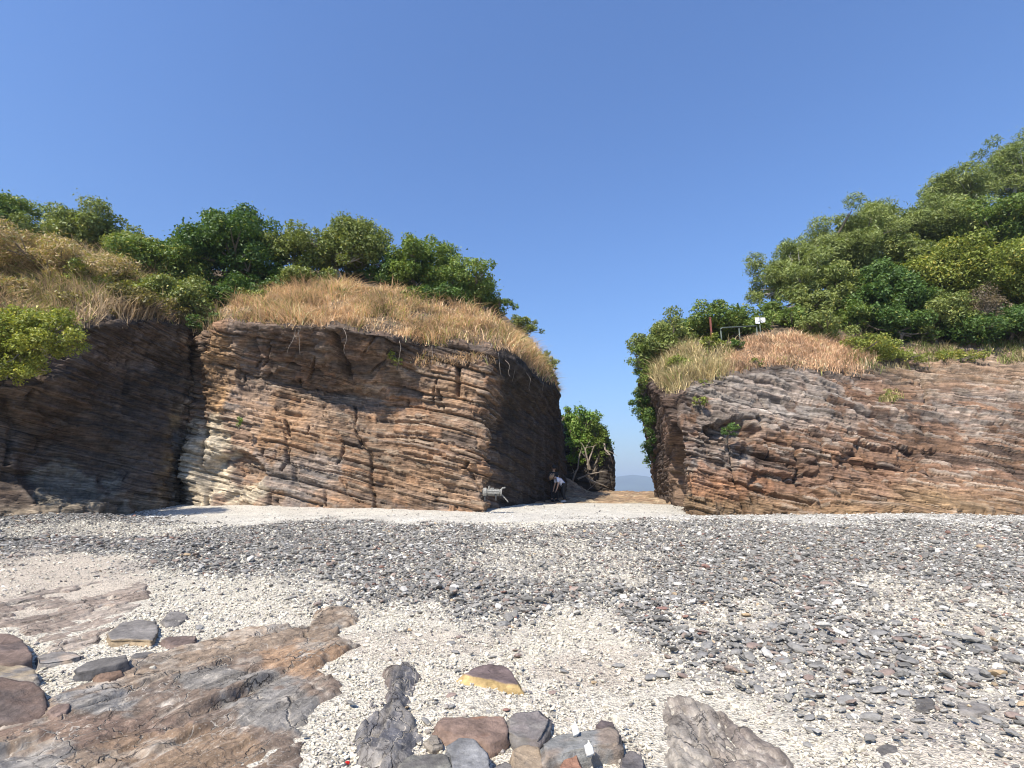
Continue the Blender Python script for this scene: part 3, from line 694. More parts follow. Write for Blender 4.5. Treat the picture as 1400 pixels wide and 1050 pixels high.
OUTCROPS = []
def outcrop(poly_px, label, hgt, seed, pal, res=0.016, axis_px=((0, 1000), (420, 850)), edge=0.10, step=0.05, ncr=60, stretch=2.5, tilt=(0, 0), cover=0.0, ledges=(), sand=True, crackw=0.012, crackd=0.02, edge_noise=.06, patches=()):
    poly = np.array([gpt(u, v)[:2] for u, v in poly_px])
    a0 = gpt(*axis_px[0])[:2]; a1 = gpt(*axis_px[1])[:2]; ax = (a1 - a0) / np.linalg.norm(a1 - a0); pr = np.array([-ax[1], ax[0]])
    lo = poly.min(0) - .15; hi = poly.max(0) + .15
    xs = np.arange(lo[0], hi[0], res); ys = np.arange(lo[1], hi[1], res)
    X, Y = np.meshgrid(xs, ys, indexing='ij')
    sd = in_poly_sd(X, Y, poly) + edge_noise * fbm2(X, Y, 3.0, 4, seed) + .3 * edge_noise * fbm2(X, Y, 14.0, 3, seed + 1)
    q = X * pr[0] + Y * pr[1]; s = X * ax[0] + Y * ax[1]
    top = sstep(0.02, -edge, sd)
    PP = np.stack([s * .5, q * 2.2, 0 * q], -1)
    lay = q + 0.10 * fbm(PP, 4, seed + 2)
    li = np.floor(lay / 0.11); lf = lay / 0.11 - li
    h = hgt * (0.6 + 0.22 * fbm2(X, Y, 0.9, 3, seed + 3)) + step * (hsh(li, seed) - .5) + .4 * step * (lf - .5) * (hsh(li, seed + 1) > .4)
    h = h + step * .55 * (hsh(li, np.floor((s + 9 * hsh(li, 4)) / (.25 + .5 * hsh(li, 5))), seed + 9) - .5)
    cr, idx = crack_field(X, Y, ncr, seed + 4, ax, stretch)
    ck = np.exp(-(cr / crackw) ** 2); h = h + .012 * (hsh(idx, seed + 6) - .5) - crackd * ck
    h = h + .012 * fbm2(X, Y, 9, 4, seed + 8) + tilt[0] * (s - s.mean()) + tilt[1] * (q - q.mean())
    for (c0, c1, dep, wid) in ledges:                      # a stepped edge running between two pixels
        b0 = gpt(*c0)[:2]; b1 = gpt(*c1)[:2]; e = (b1 - b0); Ln = np.linalg.norm(e); e = e / Ln
        t = (X - b0[0]) * e[0] + (Y - b0[1]) * e[1]; r = -(X - b0[0]) * e[1] + (Y - b0[1]) * e[0] + .012 * fbm2(X, Y, 6, 2, seed + 12)
        along = sstep(-.02, .25 * Ln, t) * sstep(Ln + .02, .75 * Ln, t)
        up_ = sstep(-.018, .018, r); h = h + dep * along * (up_ * np.exp(-np.maximum(r, 0) / (wid * 4.5)) - (1 - up_) * .35 * np.exp(np.minimum(r, 0) / (wid * 2)))
    base = ground(X, Y)
    Z = base - 0.10 + top * (0.10 + np.maximum(h, -.03))
    c = np.zeros(X.shape + (3,)) + np.array(pal[0])
    nA = fbm2(X, Y, 1.1, 4, seed + 20); nB = fbm(PP * 1.3, 4, seed + 21); nC = fbm2(X, Y, 5, 4, seed + 22)
    c = mixv(c, sstep(-.1, .5, nA), pal[1]); c = mixv(c, sstep(.05, .45, nB), pal[2])
    if len(pal) > 3: c = mixv(c, sstep(.25, .5, nA + .4 * nC) * .9, pal[3])
    if patches:
        uu_, vv_ = uv_of(np.stack([X, Y, base], -1))
        for (cu_, cv_, ru_, rv_, pc_, st_) in patches: c = mixv(c, ell(uu_, vv_, cu_, cv_, ru_, rv_, .7 * nA + .5 * nC) * st_, pc_)
    if sand:
        c = mixv(c, np.clip(ck * (hsh(idx, seed + 30) > .35) * (.55 + .8 * nC), 0, 1) * .75, [.56, .50, .42])
        c = mixv(c, sstep(.3, .55, nC + .5 * nB) * .35, [.50, .44, .36])
        c = mixv(c, sstep(-.05, .01, sd) * .5, [.55, .50, .43])
    cov = sstep(.05, .3, fbm2(X, Y, 1.6, 4, seed + 40) - .3 + cover) if cover > 0 else 0
    if cover > 0: Z = Z - .16 * cov
    me = mesh_np('rock_outcrop', np.stack([X, Y, Z], -1).reshape(-1, 3), grid_faces(*X.shape), c.reshape(-1, 3))
    keep = (Z > base - 0.055)
    k4 = keep.reshape(-1)
    F = grid_faces(*X.shape); F = F[k4[F].any(1)]
    used = np.unique(F); rem = np.full(X.size, -1); rem[used] = np.arange(len(used))
    bpy.data.meshes.remove(me)
    me = mesh_np('rock_outcrop', np.stack([X, Y, Z], -1).reshape(-1, 3)[used], rem[F], c.reshape(-1, 3)[used])
    mt_ = rock_material('slab_rock', (0, 0, 0), 1.2, 16.0, 0.9, (0.72, 1.25), None, 0.03); an_ = math.atan2(ax[1], ax[0]); add_cracks(mt_, an_); add_streaks(mt_, an_)
    o = obj('rock_outcrop', me, mt_); tag(o, label, 'rock')
    OUTCROPS.append((poly, sd, X, Y))
    return o

BR = [(.21, .155, .115), (.165, .125, .095), (.29, .215, .15), (.215, .205, .19)]
outcrop([(-260,1120),(-120,1040),(0,990),(60,952),(130,928),(185,902),(250,884),(330,858),(400,853),(445,856),(478,868),(500,884),(470,902),(450,916),(480,928),(492,948),(462,966),(438,990),(425,1020),(440,1060),(420,1120),(380,1180)],
        'large brown cracked bedrock slab sloping up from the bottom left corner', 0.055, 501, BR, ledges=(((235, 1000), (385, 925), .075, .035), ((60, 1000), (250, 915), .03, .03), ((-40, 1052), (75, 1012), .05, .03), ((250, 930), (430, 868), .025, .03), ((180, 1050), (330, 985), .03, .03), ((330, 1000), (470, 925), .03, .03)), ncr=110, crackd=.010, step=.028, edge=.14, edge_noise=.06, patches=((385, 980, 50, 26, (.215, .205, .185), .8), (320, 935, 60, 14, (.25, .24, .215), .7), (430, 905, 60, 18, (.36, .225, .13), .75), (120, 1010, 120, 26, (.25, .165, .12), .6), (240, 1035, 110, 22, (.30, .20, .12), .6)))
outcrop([(-120,850),(0,822),(60,805),(120,796),(190,790),(215,806),(205,825),(180,842),(160,862),(140,882),(100,896),(55,900),(40,880),(0,862),(-100,890)],
        'faded low grey-brown bedrock half buried in sand at left, behind the loose blocks', 0.035, 521, [(.30, .235, .185), (.25, .205, .17), (.34, .28, .225)], ncr=60, step=.03, cover=.35)
outcrop([(516,918),(545,912),(574,908),(578,930),(562,946),(556,964),(578,985),(584,1008),(574,1030),(580,1080),(560,1130),(500,1130),(492,1060),(478,1008),(498,982),(518,960)],
        'narrow grey and brown bedrock rib standing upright at bottom centre', 0.075, 541, [(.17, .155, .15), (.20, .145, .115), (.14, .135, .14)], axis_px=((500, 1040), (540, 915)), ncr=26, stretch=1.6, res=.012, crackd=.035)
outcrop([(892,945),(912,928),(935,932),(955,945),(1000,962),(1045,990),(1085,1020),(1118,1050),(1160,1100),(1200,1180),(870,1180),(872,1080),(880,1010)],
        'big wood-grained grey-brown bedrock hump at bottom right of centre', 0.065, 561, [(.27, .225, .185), (.22, .18, .15), (.31, .27, .225)], axis_px=((925, 935), (1000, 1075)), ncr=40, stretch=5.5, step=.035, res=.013, crackd=.022, edge=.2, crackw=.012)
outcrop([(360,868),(400,850),(440,836),(480,834),(505,848),(490,862),(450,872),(400,878)],
        'small flat brown rock patch at the far tip of the big slab', 0.06, 581, BR, ncr=18, cover=.15)

# ------------------------------------------------------------------ loose rocks, each with its own outline (pixels of its top face)
def loose_rock(name, top_px, h, label, col, col2=None, seed=0, lean=(0.0, 0.0), skirt=0.015, band=None, n=56, round_=0.0, lift=0.0, parent=None):
    T = []
    for (u, v) in top_px: T.append(gpt(u, v, h))
    T = np.array(T); ctr = T.mean(0)
    # resample outline
    C = np.vstack([T, T[:1]]); L = np.concatenate([[0], np.cumsum(np.linalg.norm(np.diff(C[:, :2], axis=0), axis=1))])
    t = np.linspace(0, L[-1], n, endpoint=False)
    O = np.stack([np.interp(t, L, C[:, k]) for k in range(2)], -1)
    if round_ > 0:
        k = int(round_)
        O = sum(np.roll(O, d, 0) for d in range(-k, k + 1)) / (2 * k + 1)
    g0 = float(ground(ctr[0], ctr[1]))
    size = np.linalg.norm(O - ctr[:2], axis=1).mean()
    rings = []
    for f in (0.0, .25, .5, .72, .88, .965): rings.append((f, h))
    rings += [(1.0, h - .06 * h - .004), (1.0 + skirt * .3 / size, h * .72), (1.0 + skirt * .7 / size, h * .42), (1.0 + skirt / size, h * .12), (1.0 + skirt / size, -.06)]
    V = []; lay = []
    for f, z in rings:
        for k in range(n):
            p = ctr[:2] + (O[k] - ctr[:2]) * f
            zz = z + lean[0] * (p[0] - ctr[0]) + lean[1] * (p[1] - ctr[1]) if z > 0 else z
            V.append((p[0], p[1], g0 + max(zz, -.06) + lift)); lay.append(z)
    V = np.array(V); lay = np.array(lay)
    off = np.stack([fbm(V * 11, 3, seed), fbm(V * 11, 3, seed + 5), fbm(V * 9, 3, seed + 9)], -1)
    blk = hsh(np.floor(V[:, 2] / .018), seed) - .5
    d = V[:, :2] - ctr[:2]; d = d / (np.linalg.norm(d, axis=1, keepdims=True) + 1e-6)
    side = (lay < h * .97)
    V[:, :2] += d * (blk * .026 * side)[:, None] + off[:, :2] * .009 * (np.linalg.norm(V[:, :2] - ctr[:2], axis=1) / (size + 1e-6) > .3)[:, None]
    V[:, 2] += off[:, 2] * .007 * (lay > 0) + .012 * (np.round(2.2 * fbm2(V[:, 0], V[:, 1], 4.5, 2, seed + 13)) * .5) * (lay >= h * .97)
    F = grid_faces(len(rings), n); F2 = []
    for i in range(len(rings) - 1):
        F2.append((i * n + n - 1, (i + 1) * n + n - 1, (i + 1) * n, i * n))
    F = np.vstack([F, np.array(F2)])
    c = np.zeros((len(V), 3)) + np.array(col)
    if col2 is not None:
        if band == 'side': c[side] = np.array(col2)
        else: c = mixv(c, sstep(-.1, .35, fbm(V * 5, 3, seed + 30)), col2)
    c = c * (1 + .25 * fbm(V * 9, 3, seed + 31)[:, None])
    base = np.array([ctr[0], ctr[1], g0])
    me = mesh_np(name, V - base, F[:, ::-1], c)
    bm = bmesh.new(); bm.from_mesh(me); bmesh.ops.remove_doubles(bm, verts=bm.verts, dist=1e-5); bmesh.ops.recalc_face_normals(bm, faces=bm.faces); bm.to_mesh(me); bm.free()
    o = obj(name, me, M['loose'], parent); o.location = base.tolist()
    if label: tag(o, label, 'rock')
    return o

G1 = (.15, .137, .125); G2 = (.215, .195, .175); B1 = (.17, .125, .105); B2 = (.21, .15, .12); TAN = (.40, .29, .16); RED = (.27, .13, .085)
loose_rock('rock', [(147,868),(165,852),(190,845),(213,848),(216,862),(208,876),(180,874),(152,876)], .056, 'angular grey-brown block with tan front, beside the sand at left', G2, (.33, .25, .16), 601, band='side')
loose_rock('rock', [(221,848),(232,838),(246,837),(257,843),(246,850),(228,854)], .033, 'small flat purple-grey stone farthest behind the angular grey block', G2, None, 602)
loose_rock('rock', [(220,876),(232,869),(252,867),(268,870),(268,878),(254,882),(232,884)], .036, 'flat dark brown pointed stone right of the angular grey block', B1, None, 603)
loose_rock('rock', [(106,908),(120,900),(146,896),(172,900),(176,906),(160,911),(128,914),(108,915)], .086, 'dark layered grey rock with undercut front among white grit', G1, (.09, .085, .085), 604, band='side', lean=(.1, .05))
loose_rock('rock', [(130,924),(146,916),(164,915),(167,922),(152,930),(134,931)], .040, 'small brown rock leaning under the dark layered rock', (.20, .13, .09), None, 605)
loose_rock('rock', [(178,899),(190,892),(206,889),(212,893),(200,900),(186,905)], .033, 'small dark wedge stone just right of the dark layered rock', G1, None, 606)
loose_rock('rock', [(-60,870),(-20,862),(12,862),(28,868),(40,884),(46,898),(20,906),(-30,908),(-60,904)], .106, 'brown boulder at the left edge, highest of the piled blocks', B2, (.15, .115, .10), 607)
loose_rock('rock', [(-70,912),(-20,908),(30,908),(47,910),(55,922),(20,928),(-30,934),(-70,936)], .086, 'tan and grey flat block at the left edge, middle of the piled blocks', (.36, .285, .19), G2, 608)
loose_rock('rock', [(-70,940),(-10,934),(46,932),(62,940),(68,955),(58,968),(20,974),(-40,976),(-80,970)], .099, 'large dark brown block at the left edge, lowest of the piled blocks', (.165, .115, .09), (.13, .1, .085), 609, lean=(-.15, 0))
loose_rock('rock', [(48,899),(70,892),(100,890),(114,894),(100,900),(76,905),(52,910)], .040, 'pale tan flat slab between left edge boulders and layered rock', (.34, .265, .20), G2, 610)
loose_rock('rock', [(66,972),(80,962),(96,962),(90,974),(72,980)], .053, 'small brown stone wedged at the lowest left block', B2, None, 611)
loose_rock('rock', [(631,922),(645,914),(668,909),(690,913),(704,924),(711,937),(695,936),(668,928),(645,925)], .050, 'yellow ochre stone with dark purple top lying alone on white grit', (.17, .125, .115), (.44, .31, .14), 612, band='side', lean=(0, .05), skirt=.02)
loose_rock('rock', [(597,988),(606,979),(640,977),(688,978),(693,996),(690,1008),(668,1019),(630,1008),(604,1000)], .059, 'red-brown flat slab with orange stains, left of the grey cracked rock', (.225, .155, .12), (.33, .17, .10), 613)
loose_rock('rock', [(612,1018),(628,1008),(648,1012),(664,1030),(672,1055),(640,1070),(618,1050)], .086, 'smooth blue-grey wedge leaning on the red-brown slab', (.215, .21, .205), None, 614, lean=(.05, .1))
loose_rock('rock', [(694,982),(712,970),(738,968),(752,982),(748,1000),(735,1018),(708,1014),(694,1000)], .053, 'grey-purple cracked rock between red-brown slab and long block', (.22, .19, .175), G2, 615)
loose_rock('rock', [(742,1016),(760,1004),(800,998),(836,992),(846,1000),(848,1016),(820,1020),(782,1028),(745,1036)], .099, 'long brown block with grey layered end at bottom centre', (.235, .185, .145), (.22, .215, .20), 616)
loose_rock('rock', [(700,1026),(712,1018),(735,1020),(742,1040),(738,1062),(702,1062)], .066, 'tan broken rock at bottom edge below the grey-purple rock', (.33, .25, .17), G2, 617)
loose_rock('rock', [(766,1052),(772,1028),(780,1022),(792,1036),(798,1058),(782,1072)], .079, 'small red-brown pointed stone in front of the long block', (.30, .16, .105), None, 618)
loose_rock('rock', [(545,1040),(562,1028),(590,1026),(612,1032),(618,1050),(600,1072),(550,1072)], .066, 'grey-green rough rock at bottom edge beside the blue-grey wedge', (.20, .19, .16), G1, 619)
loose_rock('rock', [(672,1048),(690,1040),(700,1046),(700,1070),(676,1072)], .053, 'small dark grey rock at bottom edge right of the blue-grey wedge', G1, None, 620)
loose_rock('rock', [(816,992),(822,985),(838,986),(840,994),(828,999)], .020, 'small dark brown stone touching the far end of the long block', (.12, .095, .09), None, 621)
loose_rock('rock', [(584,1012),(590,1005),(600,1006),(602,1016),(592,1020)], .040, 'small pale tan stone left of the red-brown slab', (.36, .31, .25), None, 622)
loose_rock('rock', [(848,1030),(862,1024),(878,1032),(882,1050),(866,1064),(850,1052)], .046, 'dark grey stone between the long block and the wood-grained hump', (.15, .135, .13), None, 623)
loose_rock('rock', [(1252,958),(1262,953),(1276,957),(1278,968),(1262,972),(1252,968)], .015, 'dark stone standing alone on sand at right, larger of two', G1, None, 624)
loose_rock('rock', [(1312,963),(1330,959),(1350,962),(1352,970),(1334,974),(1314,971)], .023, 'wide flat grey stone on pale grit near the right edge', G2, None, 625)
loose_rock('rock', [(1202,1022),(1214,1016),(1222,1018),(1222,1026),(1208,1029)], .013, 'dark chip on sand right of the wood-grained hump', G1, None, 626)
# coral pieces on the long block
for (u, v, r, lab) in ((787, 1008, .022, 'short white coral finger lying on top of the long block'), (806, 1036, .026, 'white coral knob lying on the near end of the long block')):
    q = gpt(u, v, .097); mb = MB()
    mb.tube([q + np.array([-.004, 0, .0]), q + np.array([.004, .01, .02]), q + np.array([-.002, .02, .05]), q + np.array([.008, .03, .07])], [r * .6, r, r * .9, r * .5], 8)
    tag(mb.build('coral_piece', plain('white_coral', (.82, .8, .74), .8, 0, .08, 30), None, True), lab, 'coral')
q = gpt(475, 1046); mb = MB(); mb.box((q[0], q[1], q[2] + .012), (.024, .018, .014), Euler((.2, .3, .5)).to_matrix())
tag(mb.build('plastic_scrap', plain('red_plastic', (.6, .03, .02), .4, 0, .1, 20), None, False, .004), 'tiny red plastic scrap on grit beside the big slab', 'litter')

# ------------------------------------------------------------------ stones and grit covering the beach
def pebble_mesh(seed, flat=.4, sub=1, jag=.28, name='pebble'):
    bm = bmesh.new(); bmesh.ops.create_icosphere(bm, subdivisions=sub, radius=.5)
    r = np.random.default_rng(seed); axx = r.normal(size=(7, 3)); axx /= np.linalg.norm(axx, axis=1, keepdims=True); off = r.uniform(.30, .46, 7)
    for v in bm.verts:
        p = np.array(v.co)
        for a, o in zip(axx, off):
            d = p @ a
            if d > o: p = p - a * (d - o) * .85
        p = p * (1 + jag * .5 * float(vnoise(p * 2.3 + seed, seed)))
        v.co = Vector((p[0] * r.uniform(.98, 1.02), p[1] * .8, p[2] * flat))
    me = bpy.data.meshes.new(name); bm.to_mesh(me); bm.free()
    return me

def stone_material(name, attr_type='INSTANCER'):
    m, nt, p = new_mat(name)
    at = N(nt, 'ShaderNodeAttribute', attribute_name='pcol'); at.attribute_type = attr_type
    g = N(nt, 'ShaderNodeNewGeometry'); n = noise(nt, g.outputs['Position'], 45, 4, .6)
    c = mixc(nt, 1.0, at.outputs['Color'], ramp(nt, n, [(0.3, .75), (.7, 1.25)]), 'MULTIPLY')
    nt.links.new(c, p.inputs['Base Color']); p.inputs['Roughness'].default_value = .85; p.inputs['Specular IOR Level'].default_value = .2
    return m
M['stone'] = stone_material('beach_stones')

def scatter(name, pts, scales, rots, cols, meshes, label, mat):
    srcs = bpy.data.collections.new(name + '_shapes')
    for k, me in enumerate(meshes):
        if not me.materials: me.materials.append(mat)
        so = bpy.data.objects.new('%s_shape' % name, me); srcs.objects.link(so)
    me = bpy.data.meshes.new(name); me.vertices.add(len(pts)); me.vertices.foreach_set('co', np.ascontiguousarray(pts, np.float32).ravel())
    def at(nm, ty, arr, key):
        a = me.attributes.new(nm, ty, 'POINT'); a.data.foreach_set(key, np.ascontiguousarray(arr).ravel())
    at('scl', 'FLOAT_VECTOR', scales.astype(np.float32), 'vector'); at('rot', 'FLOAT_VECTOR', rots.astype(np.float32), 'vector')
    c4 = np.ones((len(pts), 4), np.float32); c4[:, :3] = cols; at('pcol', 'FLOAT_COLOR', c4, 'color')
    at('pick', 'INT', rng.integers(0, len(meshes), len(pts)).astype(np.int32), 'value')
    me.update(); o = obj(name, me)
    ng = bpy.data.node_groups.new(name + '_scatter', 'GeometryNodeTree')
    ng.interface.new_socket('Geometry', in_out='INPUT', socket_type='NodeSocketGeometry'); ng.interface.new_socket('Geometry', in_out='OUTPUT', socket_type='NodeSocketGeometry')
    gi = ng.nodes.new('NodeGroupInput'); go = ng.nodes.new('NodeGroupOutput')
    ci = ng.nodes.new('GeometryNodeCollectionInfo'); ci.inputs[0].default_value = srcs; ci.inputs[1].default_value = True; ci.inputs[2].default_value = True
    ip = ng.nodes.new('GeometryNodeInstanceOnPoints'); ip.inputs['Pick Instance'].default_value = True
    def rd(nm, ty):
        a = ng.nodes.new('GeometryNodeInputNamedAttribute'); a.data_type = ty; a.inputs[0].default_value = nm; return a.outputs[0]
    ng.links.new(gi.outputs[0], ip.inputs['Points']); ng.links.new(ci.outputs[0], ip.inputs['Instance'])
    ng.links.new(rd('pick', 'INT'), ip.inputs['Instance Index']); ng.links.new(rd('scl', 'FLOAT_VECTOR'), ip.inputs['Scale'])
    er = ng.nodes.new('FunctionNodeEulerToRotation'); ng.links.new(rd('rot', 'FLOAT_VECTOR'), er.inputs[0]); ng.links.new(er.outputs[0], ip.inputs['Rotation'])
    ng.links.new(ip.outputs[0], go.inputs[0])
    mod = o.modifiers.new('scatter', 'NODES'); mod.node_group = ng
    tag(o, label, kind='stuff'); return o

def stone_colors(n, crest):
    k = rng.random(n); v = rng.uniform(.65, 1.3, n)[:, None]
    c = np.where(k[:, None] < .76, np.array([.215, .203, .183]), np.where(k[:, None] < .87, np.array([.25, .195, .16]), np.where(k[:, None] < .975, np.array([.40, .38, .345]), np.where(k[:, None] < .988, np.array([.23, .135, .105]), np.array([.37, .28, .18])))))
    w = rng.random(n) < .78 * crest; c[w] = np.array([.60, .57, .51]); v[w] = rng.uniform(.75, 1.15, int(w.sum()))[:, None]
    return np.clip(c * v, .03, .85)

def off_slabs(x, y, keep=.0):
    ok = np.ones(x.shape, bool)
    for poly, sd, X, Y in OUTCROPS:
        d = in_poly_sd(x, y, poly); ok &= (d > -.05) | (rng.random(x.shape) < keep)
    return ok

def sample_area(n, y0, y1, power, spread=1.12):
    """points in the visible wedge of the beach, thinning with distance"""
    y = y0 + (y1 - y0) * rng.random(n) ** power
    x = rng.uniform(-1, 1, n) * (y * spread + 1.0)
    return x, y

peb = [pebble_mesh(900 + k, .26 + .2 * (k % 4) / 3, 1) for k in range(8)]
# dark shingle
x, y = sample_area(640000, 2.4, 22.5, 1.0)
wgt = (y * 1.12 + 1) / (22.5 * 1.12 + 1)
dn = pebble_density(x, y)
prob = wgt * (.03 + .97 * dn ** 1.3) * np.interp(y, [2, 6, 10, 20], [.6, 1.25, 1.2, .9])
kp = (rng.random(len(x)) < prob) & off_slabs(x, y, .04)
x, y, dn = x[kp], y[kp], dn[kp]
sz = np.exp(rng.normal(np.log(.037), .45, len(x))) * (0.85 + .4 * dn); sz = np.clip(sz, .02, .2)
asp = rng.uniform(.6, 1.0, len(x)); thick = rng.uniform(.55, 1.1, len(x))
z = ground(x, y) + .18 * sz + rng.uniform(-.1, .22, len(x)) * sz
rot = np.stack([rng.normal(0, .28, len(x)), rng.normal(0, .28, len(x)), rng.uniform(0, 6.28, len(x))], -1)
cols = stone_colors(len(x), pebble_density(x, y, True))
scatter('shingle', np.stack([x, y, z], -1), np.stack([sz, sz * asp, sz * thick], -1), rot, cols, peb, 'dark grey and brown shingle covering the middle of the beach', M['stone'])
N_SH = len(x)
# pale coral and shell grit
x, y = sample_area(560000, 2.2, 15, 1.0)
wgt = (y * 1.12 + 1) / (15 * 1.12 + 1)
sn = sandiness(x, y)
kp = (rng.random(len(x)) < np.clip((1 - .8 * sn) * wgt * 1.0 * np.interp(y, [2, 4, 8, 13], [2.6, 1.0, .42, .28]), 0, 1)) & off_slabs(x, y, .02)
x, y = x[kp], y[kp]
sz = np.clip(np.exp(rng.normal(np.log(.0145), .45, len(x))), .008, .06) * np.interp(y, [2, 6, 13], [.85, 1.2, 1.7])
z = ground(x, y) + .2 * sz
rot = rng.uniform(-.6, .6, (len(x), 3)); rot[:, 2] = rng.uniform(0, 6.28, len(x))
kk = rng.random(len(x))[:, None]
cols = np.where(kk < .80, np.array([.635, .58, .465]), np.where(kk < .95, np.array([.35, .31, .27]), np.array([.14, .13, .13]))) * rng.uniform(.7, 1.2, len(x))[:, None]
grit = [pebble_mesh(950 + k, .5 + .1 * k, 1, .5) for k in range(5)]
scatter('coral_grit', np.stack([x, y, z], -1), np.stack([sz * 1.3, sz * .9, sz], -1), rot, np.clip(cols, 0, .85), grit, 'fine white coral and shell grit strewn over the beach', M['stone'])
print('shingle', N_SH, 'grit', len(x))

# the larger stones, one by one
big = [pebble_mesh(700 + k, .26 + .05 * (k % 4), 2, .25, 'stone') for k in range(10)]
KINDS = [('grey', (.215, .203, .185), 'flat dark grey slate stone loose on the shingle', 'larger grey stones strewn over the shingle'),
         ('brown', (.23, .17, .14), 'flat brown stone loose on the shingle', 'larger brown stones strewn over the shingle'),
         ('white', (.52, .49, .43), 'white coral lump loose on the dark shingle', 'white lumps strewn over the shingle'),
         ('red', (.25, .135, .105), 'dull red stone loose on the shingle', 'red stones strewn over the shingle'),
         ('ochre', (.40, .29, .17), 'ochre yellow pebble loose on the shingle', 'ochre stones strewn over the shingle')]
variants = {}
for (kn, cc, lab, grp) in KINDS:
    lst = []
    mt = plain('stone_' + kn, cc, .75, 0, .25, 6)
    for k, me in enumerate(big):
        m2 = me.copy(); m2.materials.clear(); m2.materials.append(mt); lst.append(m2)
    variants[kn] = lst
ORDN = ['first', 'second', 'third', 'fourth', 'fifth', 'sixth', 'seventh', 'eighth', 'ninth', 'tenth', 'eleventh', 'twelfth', 'thirteenth', 'fourteenth', 'fifteenth', 'sixteenth', 'seventeenth', 'eighteenth', 'nineteenth', 'twentieth', 'twenty-first', 'twenty-second', 'twenty-third', 'twenty-fourth', 'twenty-fifth', 'twenty-sixth', 'twenty-seventh', 'twenty-eighth', 'twenty-ninth', 'thirtieth']
spots = []
# spots read off the photograph first (u, v, width px, kind)
for s_ in [(927,800,14,'white'),(1075,762,16,'white'),(905,833,16,'red'),(1020,842,14,'ochre'),(668,918,0,'grey'),(1290,924,16,'ochre'),(1365,924,28,'ochre'),(617,880,13,'grey'),(622,893,14,'grey'),(628,872,12,'brown'),
           (673,900,13,'grey'),(708,898,15,'brown'),(705,890,10,'brown'),(618,952,15,'brown'),(616,968,13,'grey'),(692,972,13,'red'),(668,974,9,'grey'),(845,912,18,'grey'),(812,934,10,'ochre'),(755,948,11,'brown'),
           (700,858,9,'ochre'),(560,862,9,'ochre'),(1090,890,26,'grey'),(1330,830,20,'white'),(1180,802,18,'white'),(1280,756,16,'white'),(1110,745,14,'white'),(1373,727,16,'white'),(985,808,16,'grey'),
           (940,880,16,'grey'),(1200,868,26,'grey'),(1168,935,18,'grey'),(1240,905,30,'grey'),(1070,905,22,'grey'),(1030,885,20,'brown'),(1150,880,22,'brown'),(960,865,20,'brown'),(915,905,14,'white'),(905,925,24,'grey'),(888,928,22,'grey'),
           (1345,890,30,'grey'),(1385,905,28,'grey'),(1300,870,24,'grey'),(1110,1000,14,'grey'),(1105,1020,12,'grey'),(1230,1000,10,'brown'),(255,760,16,'ochre'),(1130,800,16,'brown'),(575,745,12,'white'),(832,738,14,'white'),(1015,765,14,'white')]:
    if s_[2] > 0: spots.append(s_)
tries = 0
while len(spots) < 300 and tries < 20000:
    tries += 1
    u = random.uniform(-20, 1420); v = random.uniform(712, 1000)
    q = gpt(u, v)
    d = float(pebble_density(np.array([q[0]]), np.array([q[1]]))[0])
    if random.random() > .08 + d: continue
    if not off_slabs(np.array([q[0]]), np.array([q[1]]))[0]: continue
    m_ = random.uniform(.09, .17) * (1.0 if v > 760 else 1.25)
    kd = random.choices(['grey', 'brown', 'white', 'red', 'ochre'], [66, 16, 12, 3, 3])[0]
    if kd in ('white', 'ochre', 'red'): m_ *= .7
    if d < .3: m_ *= .6
    spots.append((u, v, m_ * FPX / q[1], kd))
info = {k[0]: k for k in KINDS}
ZU = [(230, 'below the shaded cove'), (460, 'below the left cliff foot'), (660, 'below the left cliff corner'), (930, 'below the gap'), (1110, 'below the right cliff corner'), (1270, 'below the right cliff face'), (9999, 'near the right edge')]
ZV = [(760, 'high on the beach'), (850, 'halfway up the beach'), (9999, 'low on the beach')]
cells = {}
for s_ in spots:
    zu = next(n_ for lim, n_ in ZU if s_[0] < lim); zv = next(n_ for lim, n_ in ZV if s_[1] < lim)
    cells.setdefault((s_[3], zu, zv), []).append(s_)
LABEL_OF = {}
NOUN = {'grey': 'flat grey stone', 'brown': 'flat brown stone', 'white': 'white coral lump', 'red': 'dull red stone', 'ochre': 'ochre yellow pebble'}
for (kd, zu, zv), lst in cells.items():
    lst.sort()
    for i_, s_ in enumerate(lst):
        LABEL_OF[s_] = NOUN[kd] + ' ' + zv + ', ' + zu + ('' if len(lst) == 1 else (', leftmost' if i_ == 0 else ', %s from left' % ORDN[min(i_, len(ORDN) - 1)]))
for S_ in spots:
    u, v, w_, kd = S_
    q = gpt(u, v); s_ = w_ * q[1] / FPX
    o = bpy.data.objects.new('stone', random.choice(variants[kd])); COL.objects.link(o)
    o.location = (q[0], q[1], q[2] + .11 * s_); o.scale = (s_, s_ * random.uniform(.75, 1.1), s_ * random.uniform(.7, 1.15)); o.rotation_euler = (random.gauss(0, .15), random.gauss(0, .15), random.uniform(0, 6.28))
    tag(o, LABEL_OF[S_], 'stone', info[kd][3])
#==PART4==
# ------------------------------------------------------------------ vegetation
def top_lookup(Q, RP, lo):
    m = RP > lo; return Q[m][::7]
TOPL = top_lookup(LQ, LRP, 5.0); TOPR = top_lookup(RQ, RRP, 5.2); TOPK = KQ[:, -40:].reshape(-1, 3)[::5]
def surf_z(T, x, y):
    d = (T[:, 0] - x) ** 2 + (T[:, 1] - y) ** 2; k = np.argsort(d)[:6]; return float(T[k, 2].mean())

